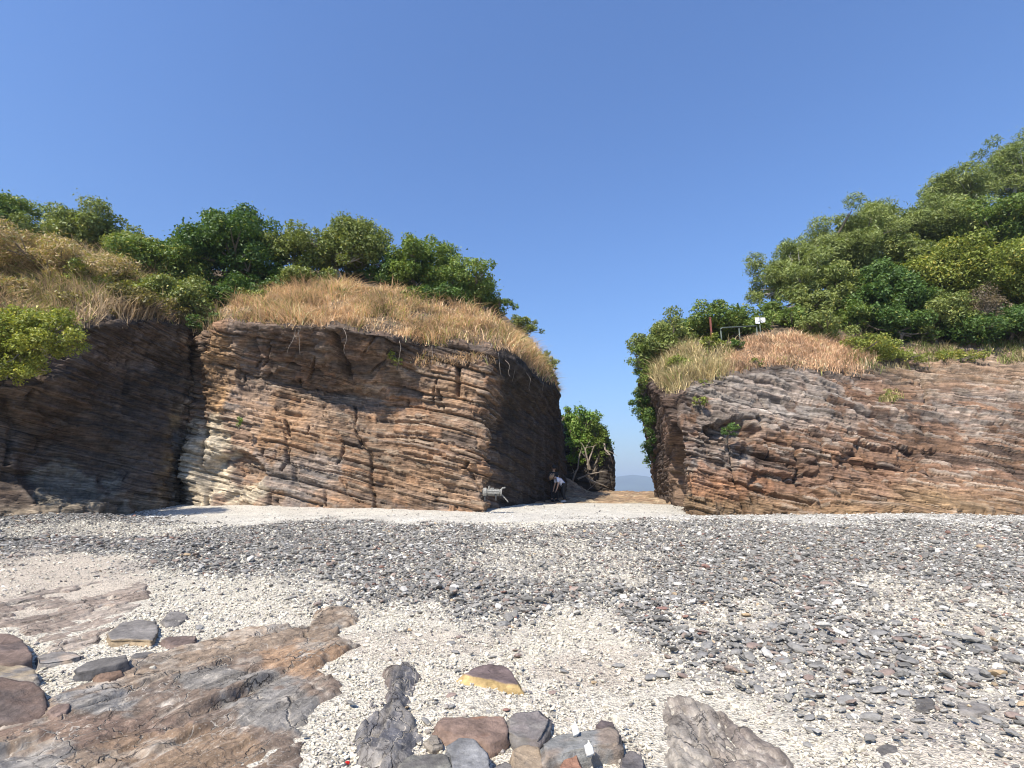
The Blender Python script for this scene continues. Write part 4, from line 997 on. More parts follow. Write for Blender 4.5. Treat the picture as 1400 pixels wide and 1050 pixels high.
def leaf_cloud(cent, rad, per, size, pal, r, style='broad', squash=.8, up=.5, yellow=0.0):
    """leaf quads on the outer part of many clumps; returns V, F, colours"""
    n_c = len(cent); cnt = np.maximum(3, (per * (rad / rad.mean()) ** 2)).astype(int); n = int(cnt.sum())
    ci = np.repeat(np.arange(n_c), cnt)
    d = r.normal(size=(n, 3)); d[:, 2] += .25; d /= np.linalg.norm(d, axis=1, keepdims=True)
    rr = rad[ci] * (.35 + .65 * r.random(n) ** .45) * (1 + .35 * r.normal(size=n) * (r.random(n) < .25))
    p = cent[ci] + d * rr[:, None] * np.array([1, 1, squash])
    nr_ = d * .55 + np.array([0, 0, up]) + r.normal(size=(n, 3)) * .55; nr_ /= np.linalg.norm(nr_, axis=1, keepdims=True)
    t = np.cross(nr_, r.normal(size=(n, 3))); t /= np.linalg.norm(t, axis=1, keepdims=True) + 1e-9
    if style == 'fine': t = t * .5 + d * .5 + np.array([0, 0, .25]); t -= nr_ * (t * nr_).sum(1, keepdims=True); t /= np.linalg.norm(t, axis=1, keepdims=True) + 1e-9
    b = np.cross(nr_, t)
    L = size * r.uniform(.5, 1.5, n); W = L * (.26 if style == 'fine' else .5)
    if style == 'fine': L = L * 1.25
    L = L[:, None]; W = W[:, None]
    V = np.stack([p - t * L * .45 - b * W * .6, p - t * L * .35 + b * W * .6 + nr_ * W * .1, p + t * L * .6 - nr_ * L * .12], 1).reshape(-1, 3)
    F = np.arange(n * 3).reshape(-1, 3)
    pal = np.array(pal, float); k1 = r.random(n_c); mixk = np.clip(k1[ci] * .6 + .4 * r.random(n), 0, 1)
    c = pal[0] * (1 - mixk)[:, None] + pal[1] * mixk[:, None]
    if len(pal) > 2:
        yv = (r.random(n) < yellow) ; c[yv] = pal[2]
    c = c * r.uniform(.7, 1.3, n)[:, None]
    return V, F, np.repeat(c, 3, axis=0)

GREEN = [(.10, .16, .032), (.23, .29, .065), (.38, .34, .07)]
DARKG = [(.052, .108, .025), (.125, .195, .045), (.25, .27, .05)]
YELG = [(.165, .21, .038), (.29, .31, .065), (.46, .40, .08)]
YELB = [(.21, .25, .042), (.36, .37, .075), (.50, .44, .08)]
OLIVE = [(.145, .185, .048), (.27, .30, .09), (.38, .34, .09)]
FEATH = [(.165, .21, .058), (.31, .345, .115), (.32, .32, .1)]
DRYB = [(.42, .29, .16), (.58, .43, .25), (.29, .29, .08)]
BRIGHT = [(.13, .23, .04), (.25, .35, .07), (.3, .3, .05)]

def plant(name, cu, cv, ru, rv, Y, label, cat, T, pal, seed, leaf=.12, dens=1.0, style='broad', yellow=.04, nclump=None, group=None, base=None, bark='bark', limbs=9, depth=.9, lo=0.0, trunk_r=None, clump=.30, spread=.85):
    r = np.random.default_rng(seed)
    c = pt(cu, cv, Y); sc = np.linalg.norm(pt(cu + 1, cv, Y) - c)
    rx, rz = ru * sc * 1.14, rv * sc * 1.1; ry = rx * depth; rm = (rx * ry * rz) ** (1 / 3)
    if base is None:
        bz = surf_z(T, c[0], c[1]); bp = np.array([c[0], c[1], min(bz, c[2] - rz * .35) - .1]) if bz > c[2] - rz * 2.2 else np.array([c[0], c[1], c[2] - rz * 1.6])
    else: bp = np.array(base, float)
    nl = int(np.clip(5 + 2.2 * rm, 5, 11))
    ld = r.normal(size=(nl, 3)); ld[:, 2] = ld[:, 2] * .8 + .1; ld /= np.linalg.norm(ld, axis=1, keepdims=True)
    lc = ld * (.25 + .38 * r.random(nl))[:, None] * spread / .85; lr = r.uniform(.42, .68, nl)
    nc = nclump or int(np.clip(56 * (rm / 1.2) ** 1.0, 20, 130))
    li = r.integers(0, nl, nc); d = r.normal(size=(nc, 3)); d[:, 2] += .35; d /= np.linalg.norm(d, axis=1, keepdims=True)
    cent = c + (lc[li] + d * (lr[li] * (.35 + .65 * r.random(nc) ** .6))[:, None]) * np.array([rx, ry, rz])
    cent[:, 2] = np.maximum(cent[:, 2], c[2] - rz * (.85 - lo))
    rad = rm * clump * .72 * r.uniform(.55, 1.4, nc)
    area = 4 * math.pi * (rad ** 2).mean() * .75
    per = dens * .95 * area / (leaf * leaf * (.5 if style == 'broad' else .34))
    V, F, C = leaf_cloud(cent, rad, per, leaf, pal, r, style, .8, .5, yellow)
    root = empty(name, bp)
    o = obj('crown' if cat == 'tree' else 'foliage', mesh_np('crown', V - bp, F, C), M['leaf'], root)
    mb = MB(); tr = trunk_r or .045 * rm + .02
    mid = (bp + c) / 2 + r.normal(size=3) * np.array([.12, .12, .04]) * rm
    mb.tube([bp - np.array([0, 0, .15]), bp * .6 + mid * .4, mid, c], [tr * 1.25, tr, tr * .85, tr * .5], 7)
    order = np.argsort(-np.linalg.norm(cent - c, axis=1))[:limbs]
    for k in order:
        t = r.uniform(.25, .9); st = mid * (1 - t) + c * t
        en = c + (cent[k] - c) * .8; m2 = (st + en) / 2 + r.normal(size=3) * .08 * rm + np.array([0, 0, -.06 * rm])
        mb.tube([st, m2, en], [tr * .55, tr * .4, tr * .18], 5)
        for q in range(2):
            e = en + r.normal(size=3) * rad[k] * .5; mb.tube([m2, (m2 + e) / 2 + r.normal(size=3) * .04, e], [tr * .3, tr * .2, tr * .1], 4)
    mb.V = [tuple(np.array(v) - bp) for v in mb.V]
    mb.build('trunk' if cat == 'tree' else 'stem', M[bark], root)
    tag(root, label, cat, group); return root

gL = 'trees and shrubs on the left cliff'; gR = 'trees and shrubs on the right hillside'
# left cliff
plant('tree', 2, 312, 52, 48, 26, 'yellow-green leafy tree at the left edge of the skyline', 'tree', TOPL, GREEN, 1001, .13, group=gL, yellow=.08)
plant('tree', -90, 300, 70, 60, 26, 'green tree just beyond the left edge of the skyline', 'tree', TOPL, GREEN, 1002, .15, .8, group=gL)
plant('tree', 128, 328, 66, 36, 26, 'low spreading olive-green tree between the edge tree and the round dark tree', 'tree', TOPL, OLIVE, 1003, .13, group=gL)
plant('tree', 312, 350, 70, 68, 23.5, 'big round dark-green tree on the left cliff, tallest there', 'tree', TOPL, DARKG, 1004, .14, 1.15, group=gL, nclump=70)
plant('tree', 335, 408, 60, 34, 22.8, 'dark low tree under the big round dark-green tree', 'tree', TOPL, DARKG, 1005, .13, 1.1, group=gL)
plant('tree', 472, 346, 66, 48, 25, 'light feathery tree with pale branches behind the dry grass', 'tree', TOPL, OLIVE, 1006, .12, .8, group=gL, bark='bark_pale', limbs=14)
plant('tree', 402, 352, 44, 42, 24.5, 'small thin light-green tree beside the round dark-green tree', 'tree', TOPL, OLIVE, 1007, .12, .75, group=gL, bark='bark_pale', limbs=12)
plant('shrub', 420, 392, 48, 20, 23.5, 'pale green shrub below the small thin tree, above the grass', 'shrub', TOPL, OLIVE, 1008, .11, group=gL)
plant('tree', 578, 366, 56, 40, 24.6, 'bushy green tree right of the feathery tree', 'tree', TOPL, GREEN, 1009, .13, group=gL)
plant('tree', 528, 375, 30, 34, 24.4, 'dark shrubby tree between the feathery and bushy trees', 'tree', TOPL, DARKG, 1010, .12, group=gL)
plant('tree', 645, 396, 52, 34, 24, 'low green tree sloping down towards the gap', 'tree', TOPL, GREEN, 1011, .12, group=gL)
plant('shrub', 682, 422, 26, 18, 24.5, 'last small shrub at the gap end of the left treeline', 'shrub', TOPL, GREEN, 1012, .1, group=gL)
plant('shrub', 600, 410, 50, 20, 23.6, 'dark shrub at the foot of the bushy green tree', 'shrub', TOPL, DARKG, 1013, .11, group=gL)
plant('shrub', 45, 468, 76, 58, 14.6, 'bright yellow-green shrub hanging over the rock at the left edge', 'shrub', TOPL, YELB, 1014, .075, .8, yellow=.10, nclump=150, clump=.24, group=gL, bark='bark_pale', base=pt(10, 520, 15.6), limbs=16, depth=.6, trunk_r=.035)
plant('shrub', -70, 480, 60, 50, 14.3, 'yellow-green shrub just outside the left edge, above the rock', 'shrub', TOPL, YELG, 1015, .1, .7, group=gL, base=pt(-60, 540, 14.6))
plant('shrub', 160, 398, 64, 34, 20.5, 'yellowing shrub above the shaded cove wall', 'shrub', TOPL, YELG, 1016, .1, .9, yellow=.2, group=gL)
plant('shrub', 215, 372, 70, 32, 23, 'green shrub in front of the low spreading tree', 'shrub', TOPL, GREEN, 1017, .11, group=gL, yellow=.1)
plant('shrub', 240, 410, 60, 32, 21, 'mixed green shrub at the top of the cove', 'shrub', TOPL, OLIVE, 1018, .1, group=gL, yellow=.15)
plant('shrub', 120, 430, 56, 20, 18.2, 'low yellow-brown shrub on the lip beside the bright shrub', 'shrub', TOPL, [(.17, .15, .05), (.26, .2, .08), (.36, .3, .06)], 1019, .085, .8, yellow=.25, group=gL)
plant('shrub', 60, 362, 84, 40, 20, 'broad dry brown shrub below the skyline at left', 'shrub', TOPL, DRYB, 1020, .12, .9, 'fine', yellow=.2, group=gL, bark='deadwood', limbs=20)
plant('shrub', 20, 405, 80, 30, 18, 'dry brown shrub just above the bright yellow-green shrub', 'shrub', TOPL, DRYB, 1021, .11, .9, 'fine', yellow=.25, group=gL, bark='deadwood', limbs=18)
plant('shrub', 190, 425, 60, 18, 19.5, 'brownish shrub hanging over the shaded cove', 'shrub', TOPL, [(.12, .12, .04), (.22, .17, .08), (.3, .25, .06)], 1022, .09, .8, yellow=.2, group=gL)
plant('shrub', 292, 442, 26, 14, 20.4, 'dark shrub in the notch above the rock pillar', 'shrub', TOPL, DARKG, 1023, .09, group=gL)
plant('shrub', 748, 500, 14, 20, 26.3, 'green shrub on the gap edge of the left cliff', 'shrub', TOPL, OLIVE, 1024, .1, group=gL)
plant('shrub', 760, 526, 7, 16, 26.6, 'small brownish plant hanging at the gap edge', 'shrub', TOPL, OLIVE, 1025, .09, group=gL)
plant('shrub', 542, 490, 12, 13, 18.75, 'small pale green plant growing on the left cliff face', 'shrub', TOPL, YELG, 1026, .075, .6, base=pt(543, 500, 19.2), limbs=6, group='small plants on the rock faces')
plant('shrub', 327, 576, 6, 6, 19.75, 'tiny bright green plant low on the left cliff face', 'shrub', TOPL, BRIGHT, 1027, .08, .8, base=pt(327, 582, 20.0), limbs=4, group='small plants on the rock faces')
plant('shrub', 712, 448, 22, 16, 26.5, 'olive shrub on the slope between the left treeline and the gap edge', 'shrub', TOPL, OLIVE, 1028, .1, group=gL, yellow=.1)
plant('tree', 250, 352, 40, 30, 25, 'green tree filling the dip left of the round dark tree', 'tree', TOPL, GREEN, 1029, .13, group=gL)
plant('shrub', 190, 352, 50, 26, 24.5, 'green shrub on the slope under the low spreading tree', 'shrub', TOPL, OLIVE, 1033, .12, group=gL, yellow=.08)
plant('shrub', 350, 380, 50, 26, 24.0, 'dark shrub behind the trunk of the round dark tree', 'shrub', TOPL, DARKG, 1035, .11, group=gL)
plant('shrub', 385, 400, 40, 22, 22.6, 'dark green shrub at the upper left end of the golden grass', 'shrub', TOPL, DARKG, 1034, .11, group=gL)
for (u_, v_, y_, sd_, lb_) in ((348, 408, 21.4, 1, 'small olive shrub in the left end of the golden grass'), (470, 405, 21.6, 2, 'small olive shrub in the middle of the golden grass'), (560, 408, 22.0, 3, 'small green shrub at the upper edge of the golden grass'), (705, 468, 23.2, 4, 'small olive shrub at the gap end of the golden grass'), (738, 492, 25.0, 5, 'lowest olive shrub on the grassy slope above the gap')):
    plant('shrub', u_, v_, 20, 13, y_, lb_, 'shrub', TOPL, OLIVE, 1090 + sd_, .1, .55, group=gL, yellow=.15)
# beyond the gap
plant('tree', 796, 594, 32, 40, 36.8, 'bright green tree on the rock stack beyond the gap', 'tree', TOPK, BRIGHT, 1030, .19, .9, group='trees beyond the gap', base=pt(806, 640, 36.2), limbs=10)
plant('tree', 820, 608, 20, 28, 36.2, 'lower right green tree on the rock stack beyond the gap', 'tree', TOPK, GREEN, 1031, .17, .9, group='trees beyond the gap', base=pt(812, 642, 36.0), limbs=8)
plant('tree', 778, 572, 14, 18, 37.2, 'green tree beyond the gap touching the left cliff edge', 'tree', TOPK, BRIGHT, 1032, .18, .9, group='trees beyond the gap')
# right cliff
plant('shrub', 905, 474, 46, 38, 24.5, 'dense green creeper bush on the gap corner of the right cliff', 'shrub', TOPR, OLIVE, 1040, .11, 1.1, group=gR)
plant('shrub', 962, 450, 56, 28, 26, 'wide green bush along the right clifftop behind the railing', 'shrub', TOPR, GREEN, 1041, .12, group=gR, yellow=.06)
plant('shrub', 880, 510, 24, 46, 24.2, 'green creeper hanging over the gap wall of the right cliff, uppermost curtain', 'shrub', TOPR, GREEN, 1042, .10, 1.1, base=pt(893, 490, 24.8), group=gR)
plant('shrub', 882, 572, 17, 52, 24.8, 'dark creeper curtain in the middle of the right gap wall', 'shrub', TOPR, DARKG, 1043, .10, 1.0, base=pt(890, 520, 25), group=gR)
plant('shrub', 888, 628, 11, 36, 26.6, 'thin dark creeper trailing low on the right gap wall', 'shrub', TOPR, DARKG, 1044, .10, .8, base=pt(892, 590, 27), group=gR)
plant('shrub', 925, 500, 26, 16, 21.6, 'olive shrub above the brown corner of the right cliff', 'shrub', TOPR, YELG, 1045, .085, .8, group=gR)
plant('shrub', 985, 470, 22, 14, 22.6, 'yellow-green shrub under the railing', 'shrub', TOPR, YELG, 1046, .09, .9, group=gR)
plant('shrub', 1008, 474, 15, 11, 21.6, 'small dark green bush at the left end of the red grass', 'shrub', TOPR, DARKG, 1047, .08, 1.1, group=gR)
plant('shrub', 992, 590, 17, 12, 17.55, 'dark green bush in the hollow of the right cliff face', 'shrub', TOPR, DARKG, 1048, .075, 1.0, base=pt(993, 600, 18.0), group='small plants on the rock faces')
plant('shrub', 957, 549, 10, 11, 18.0, 'bright green tuft near the corner of the right cliff face', 'shrub', TOPR, YELG, 1049, .075, .9, base=pt(958, 556, 18.3), group='small plants on the rock faces')
plant('shrub', 962, 524, 10, 8, 18.9, 'small green tuft just above the bright green tuft', 'shrub', TOPR, YELG, 1050, .075, .7, group='small plants on the rock faces')
plant('shrub', 1035, 497, 13, 8, 20.3, 'small green plant below the red grass on the right cliff', 'shrub', TOPR, GREEN, 1051, .075, .8, group='small plants on the rock faces')
plant('tree', 1014, 436, 9, 16, 26.5, 'small dark pointed tree on the skyline behind the sign', 'tree', TOPR, DARKG, 1052, .12, .8, 'fine', group=gR)
plant('tree', 1055, 428, 26, 24, 26, 'green bushy tree right of the white sign', 'tree', TOPR, GREEN, 1053, .12, group=gR)
plant('tree', 1092, 385, 55, 52, 27, 'airy feathery tree leaning left at the front of the right wood', 'tree', TOPR, FEATH, 1054, .15, 1.1, 'fine', group=gR, bark='bark_pale', limbs=16, clump=.26)
plant('tree', 1150, 340, 66, 52, 29.5, 'feathery pale green tree at the crest above the airy leaning tree', 'tree', TOPR, FEATH, 1055, .16, .95, 'fine', group=gR, limbs=14)
plant('tree', 1205, 310, 42, 38, 31, 'rounded feathery crown on the skyline, left of the tall trees', 'tree', TOPR, FEATH, 1056, .17, .9, 'fine', group=gR, limbs=12)
plant('tree', 1208, 402, 52, 52, 25.2, 'round deep-green tree in the middle of the right wood', 'tree', TOPR, DARKG, 1057, .13, 1.15, group=gR)
plant('tree', 1140, 405, 44, 46, 26, 'mid-green tree between airy leaning and round deep-green trees', 'tree', TOPR, OLIVE, 1058, .13, .95, group=gR)
plant('tree', 1275, 318, 64, 44, 31, 'dense feathery tree behind the round deep-green tree', 'tree', TOPR, FEATH, 1059, .17, 1.0, 'fine', group=gR)
plant('tree', 1318, 262, 52, 32, 34, 'tall open feathery tree on the skyline at right', 'tree', TOPR, FEATH, 1060, .18, .75, 'fine', group=gR, bark='bark_pale', limbs=18, clump=.26)
plant('tree', 1392, 238, 44, 44, 35, 'tallest feathery tree at the right edge of the skyline', 'tree', TOPR, FEATH, 1061, .18, .8, 'fine', group=gR, bark='bark_pale', limbs=18, clump=.27)
plant('tree', 1480, 220, 70, 60, 36, 'feathery tree just beyond the right edge', 'tree', TOPR, FEATH, 1062, .2, .8, 'fine', group=gR)
plant('tree', 1350, 325, 64, 44, 30, 'green leafy tree under the tall open feathery tree', 'tree', TOPR, GREEN, 1063, .15, 1.0, group=gR)
plant('tree', 1310, 382, 70, 50, 26.5, 'yellowish broad tree in the middle of the right wood', 'tree', TOPR, YELG, 1064, .13, 1.0, group=gR, yellow=.1)
plant('tree', 1400, 390, 62, 56, 26, 'yellow-green tree at the right edge, mid height', 'tree', TOPR, YELG, 1065, .13, 1.0, group=gR, yellow=.08)
plant('tree', 1262, 360, 44, 40, 28, 'olive tree above the yellowish broad tree', 'tree', TOPR, OLIVE, 1066, .14, 1.0, group=gR)
plant('shrub', 1275, 432, 50, 34, 24.8, 'green undergrowth shrub below the yellowish broad tree', 'shrub', TOPR, OLIVE, 1067, .12, 1.0, group=gR)
plant('shrub', 1375, 448, 60, 30, 24.5, 'dark shrub above the tan ledge at the right edge', 'shrub', TOPR, DARKG, 1068, .12, .9, group=gR)
plant('shrub', 1225, 450, 46, 26, 24.3, 'dark undergrowth shrub below the round deep-green tree', 'shrub', TOPR, DARKG, 1069, .11, .9, group=gR)
plant('shrub', 1130, 452, 42, 20, 23.6, 'light green shrub at the right end of the red grass', 'shrub', TOPR, OLIVE, 1070, .1, 1.0, group=gR)
plant('shrub', 1178, 476, 46, 16, 22.8, 'low yellow-green shrub where grass meets the right rock', 'shrub', TOPR, YELG, 1071, .09, .9, group=gR, yellow=.1)
plant('shrub', 1085, 440, 34, 18, 24.8, 'green shrub under the airy leaning tree', 'shrub', TOPR, GREEN, 1072, .11, 1.0, group=gR)
plant('shrub', 1225, 488, 40, 10, 22.5, 'low straggling greenery along the ledge of the right rock', 'shrub', TOPR, YELG, 1073, .08, .7, group=gR)
plant('shrub', 1300, 492, 44, 8, 22.9, 'yellowish ground creeper on the tan ledge', 'shrub', TOPR, YELG, 1074, .08, .7, group=gR, yellow=.2)
plant('shrub', 1345, 425, 30, 30, 24.0, 'bare brown tangled shrub near the right edge', 'shrub', TOPR, [(.16, .12, .08), (.24, .18, .11), (.2, .2, .06)], 1075, .1, .3, 'fine', group=gR, bark='deadwood', limbs=30, trunk_r=.03, base=pt(1338, 455, 24.3))

plant('shrub', 1100, 425, 40, 24, 25.5, 'green shrub filling the ground below the airy leaning tree', 'shrub', TOPR, OLIVE, 1076, .11, group=gR)
plant('shrub', 1035, 446, 34, 14, 24.8, 'low green bush behind the railing and sign', 'shrub', TOPR, GREEN, 1077, .1, group=gR)
plant('shrub', 1160, 440, 40, 26, 24.8, 'green shrub left of the dark undergrowth in the right wood', 'shrub', TOPR, GREEN, 1078, .11, group=gR)
plant('shrub', 1320, 450, 50, 26, 24.3, 'dark shrub behind the bare tangled shrub', 'shrub', TOPR, DARKG, 1079, .11, .9, group=gR)
plant('tree', 1440, 310, 60, 50, 30, 'green tree cut by the right edge below the tallest feathery tree', 'tree', TOPR, GREEN, 1080, .15, 1.0, group=gR)
# ------------------------------------------------------------------ dry grass
def grass(name, Qs, mask, n, label, hgt=(.45, 1.0), pal=((.66, .42, .235), (.86, .63, .39), (.40, .38, .12)), green=.1, seed=0, width=.015, lean=.5):
    r = np.random.default_rng(seed)
    a = np.linalg.norm(np.cross(Qs[1:, :-1] - Qs[:-1, :-1], Qs[:-1, 1:] - Qs[:-1, :-1]), axis=2) * mask[:-1, :-1]
    w = a.ravel(); w = w / w.sum(); idx = r.choice(len(w), n, p=w); i, j = np.unravel_index(idx, a.shape)
    f, g = r.random(n), r.random(n)
    p = Qs[i, j] + (Qs[i + 1, j] - Qs[i, j]) * f[:, None] + (Qs[i, j + 1] - Qs[i, j]) * g[:, None]
    cl = fbm(p * .9, 2, seed); h = r.uniform(*hgt, n) * np.clip(1 + .8 * cl, .35, 1.8)
    ph = r.uniform(0, 6.28, n) + 1.5 * fbm(p * .6, 2, seed + 3); ln = np.abs(r.normal(0, lean, n)) + .12
    dx = np.stack([np.cos(ph) * ln, np.sin(ph) * ln, np.ones(n)], -1); dx /= np.linalg.norm(dx, axis=1, keepdims=True)
    side = np.stack([-np.sin(ph), np.cos(ph), np.zeros(n)], -1); ang = r.uniform(0, 3.14, n); side = np.stack([np.cos(ang), np.sin(ang), 0 * ang], -1)
    m_ = p + dx * (h * .6)[:, None]; e = m_ + (dx + np.stack([np.cos(ph) * ln * 1.6, np.sin(ph) * ln * 1.6, -.45 * np.ones(n)], -1)) * (h * .4)[:, None]
    W = (width * r.uniform(.6, 1.4, n))[:, None]
    V = np.stack([p - side * W - [0, 0, .06], p + side * W - [0, 0, .06], m_ + side * W * .8, m_ - side * W * .8, e], 1).reshape(-1, 3)
    b = np.arange(n)[:, None] * 5
    F = np.concatenate([b + [0, 1, 2], b + [0, 2, 3], b + [3, 2, 4]], 0)
    k = r.random(n)[:, None]; c = np.array(pal[0]) * (1 - k) + np.array(pal[1]) * k
    gm = (r.random(n) < green * (1 + 1.5 * fbm(p * .7, 2, seed + 9))); c[gm] = np.array(pal[2])
    c = c * (r.uniform(.6, 1.3, n) * (1 + .35 * fbm(p * 1.3, 2, seed + 15)))[:, None]
    o = obj(name, mesh_np(name, V, F, np.repeat(c, 5, axis=0)), M['grass']); return tag(o, label, kind='stuff')

nzl = fbm(LQ * .8, 3, 700)
mk = sstep(5.0, 5.12, LRP + .08 * nzl) * sstep(6.55, 6.2, LRP) * sstep(300, 335, LU) * sstep(775, 755, LU) * (.12 + .88 * sstep(-.3, .15, nzl))
grass('dry_grass', LQ, mk, 42000, 'golden dry grass along the top of the left cliff', (.16, .62), green=.14, seed=31, lean=.75)
mk = sstep(4.95, 5.1, LRP + .1 * nzl) * sstep(6.8, 6.4, LRP) * sstep(305, 285, LU) * sstep(-150, -60, LU) * (.4 + .6 * sstep(-.2, .2, nzl))
grass('dry_grass', LQ, mk, 20000, 'brown dry grass between the shrubs at upper left', (.4, .9), ((.48, .34, .20), (.66, .50, .31), (.32, .32, .09)), .22, 32)
nzr = fbm(RQ * .8, 3, 710)
mk = sstep(5.25, 5.5, RRP + .12 * nzr) * sstep(7.05, 6.7, RRP) * sstep(985, 1005, RU) * sstep(1200, 1150, RU)
grass('dry_grass', RQ, mk, 16000, 'reddish dry grass along the top of the right cliff', (.14, .42), ((.68, .42, .25), (.84, .60, .39), (.34, .34, .1)), .05, 33)
mk = sstep(5.1, 5.4, RRP + .15 * nzr) * sstep(6.9, 6.4, RRP) * sstep(885, 905, RU) * sstep(1010, 985, RU)
grass('dry_grass', RQ, mk, 11000, 'straw-coloured grass on the gap corner of the right cliff', (.3, .65), ((.56, .43, .21), (.70, .57, .32), (.26, .32, .08)), .2, 34)
mk = sstep(5.6, 6.0, RRP + .2 * nzr) * sstep(7.2, 6.9, RRP) * sstep(1150, 1190, RU) * sstep(1480, 1400, RU) * sstep(-.15, .15, nzr)
grass('dry_grass', RQ, mk, 7000, 'sparse yellowish grass on the tan ledge of the right cliff', (.15, .5), ((.40, .32, .16), (.48, .40, .22), (.2, .25, .06)), .3, 35)
mk = sstep(4.2, 4.5, LRP) * sstep(4.95, 4.8, LRP) * ell(LU, LV, 628, 493, 40, 7, nzl)
grass('dry_grass', LQ, mk + 1e-9, 700, 'tuft of dry grass hanging on the left cliff face below the lip', (.15, .4), seed=36, lean=.9)
mk = ell(RU, RV, 1218, 541, 20, 6, nzr) * (RRP < 6)
grass('dry_grass', RQ, mk + 1e-9, 600, 'yellow grass tuft growing in the crack of the right rock', (.12, .35), ((.5, .4, .18), (.6, .5, .25), (.3, .35, .08)), .2, 37, lean=.6)

# roots hanging from the lip
r = np.random.default_rng(55)
lipmask = (LRP > 4.9) & (LRP < 5.1) & (LU > 300) & (LU < 745)
lp = LQ[lipmask]; ORD = ['leftmost', 'second', 'third', 'fourth', 'fifth', 'sixth', 'seventh', 'eighth', 'ninth', 'tenth', 'eleventh', 'twelfth', 'thirteenth', 'fourteenth', 'fifteenth', 'sixteenth', 'seventeenth', 'eighteenth', 'nineteenth', 'twentieth', 'twenty-first', 'twenty-second', 'twenty-third', 'twenty-fourth']
rp0 = sorted([lp[r.integers(len(lp))] for _ in range(12)], key=lambda q: float(uv_of(q)[0]))
for k, p0 in enumerate(rp0):
    p0 = p0 + np.array([0, -.05, -.02]); ln = r.uniform(.4, 1.1); path = [p0 + np.array([0, .2, .15]), p0]; dx = r.normal() * .05; cv = r.normal() * .05
    for q in range(1, 7): path.append(p0 + np.array([dx * q * .5 + cv * math.sin(q * .9), -.03 + .02 * r.normal(), -ln * q / 6]))
    mb = MB(); mb.tube(path, [.010, .010, .009, .008, .007, .006, .005, .003], 4)
    tag(mb.build('hanging_root', M['deadwood']), ('%s from the left' % ORD[k] if k else 'leftmost') + ' of the thin dry roots hanging from the left cliff lip', 'root', 'roots hanging from the left clifftop')
# dead branches at the foot of the stack
wood = [((782, 662), (790, 640), (796, 610)), ((803, 636), (812, 610), (822, 604)), ((806, 640), (800, 615), (808, 600)), ((826, 606), (834, 622), (838, 634)), ((790, 655), (806, 648), (828, 644)), ((800, 650), (815, 660), (832, 667)), ((806, 644), (820, 656), (830, 664)), ((784, 650), (798, 660), (806, 664))]
labs = ['bare branch rising at the left of the rock stack', 'pale curved bare trunk arching right under the stack tree', 'pale curved bare trunk arching left under the stack tree', 'bare branch drooping at the stack right corner', 'long bare branch lying level across the stack foot', 'lowest dead branch sloping down to the rock floor', 'dead branch crossing just above the lowest one', 'short dead branch at the left foot of the stack']
for w_, lb in list(zip(wood, labs))[:6]:
    pth = [pt(w_[0][0], w_[0][1], 35.6), pt((w_[0][0] + w_[1][0]) / 2 + r.normal() * 1.5, (w_[0][1] + w_[1][1]) / 2 + r.normal(), 35.5), pt(w_[1][0], w_[1][1], 35.4), pt((w_[2][0] + w_[1][0]) / 2 + r.normal() * 1.5, (w_[2][1] + w_[1][1]) / 2, 35.6), pt(w_[2][0], w_[2][1], 35.9)]
    mb = MB(); mb.tube(pth, [.065, .06, .05, .04, .02], 6)
    for q in range(2):
        e = pth[2] + r.normal(size=3) * np.array([.3, .1, .4]) + np.array([-.2, 0, .1]); mb.tube([pth[1 + q], (pth[1 + q] + e) / 2 + r.normal(size=3) * .06, e], [.03, .022, .01], 5)
    tag(mb.build('dead_branch', M['deadwood']), lb, 'branch')
#==PART5==
# ------------------------------------------------------------------ railing, sign and post on the right cliff
M['rail'] = plain('dull_green_metal', (.10, .12, .10), .5, .3, .2, 10)
M['sign_white'] = plain('white_sign', (.80, .80, .80), .5, 0, .04, 10)
M['ink'] = plain('black_ink', (.03, .03, .03), .6, 0, .05, 10)
M['red'] = plain('red_paint', (.20, .06, .045), .7, 0, .3, 10)
ra, rb, rc = pt(985, 448.5, 23.2), pt(1010, 447.0, 23.4), pt(1034, 445.5, 23.6)
root = empty('railing', (ra[0], ra[1], ra[2] - .6))
def kid(mb, name, mat, rt, smooth=False, bevel=0):
    o_ = mb.build(name, mat, rt, smooth, bevel); o_.location = -rt.location; return o_
mb = MB(); mb.tube([ra - np.array([0, 0, .1]), ra + np.array([.03, 0, -.02]), ra + np.array([.1, 0, .015]), rb, rc], [.035] * 5, 8); kid(mb, 'rail', M['rail'], root, True)
for p0 in (ra, rb, rc):
    mb = MB(); mb.bar(p0 + np.array([.012, 0.02, -.02]), p0 + np.array([.012, .02, -1.0]), .032, None, 8); kid(mb, 'post', M['rail'], root, True)
tag(root, 'dark metal railing on the top of the right cliff', 'railing')
sg = pt(1039, 438, 23.9); root = empty('sign', sg - np.array([0, 0, 1.2]))
mb = MB(); mb.bar(sg + np.array([0, .06, .2]), sg + np.array([0, .06, -1.3]), .03, None, 8); kid(mb, 'post', M['rail'], root, True)
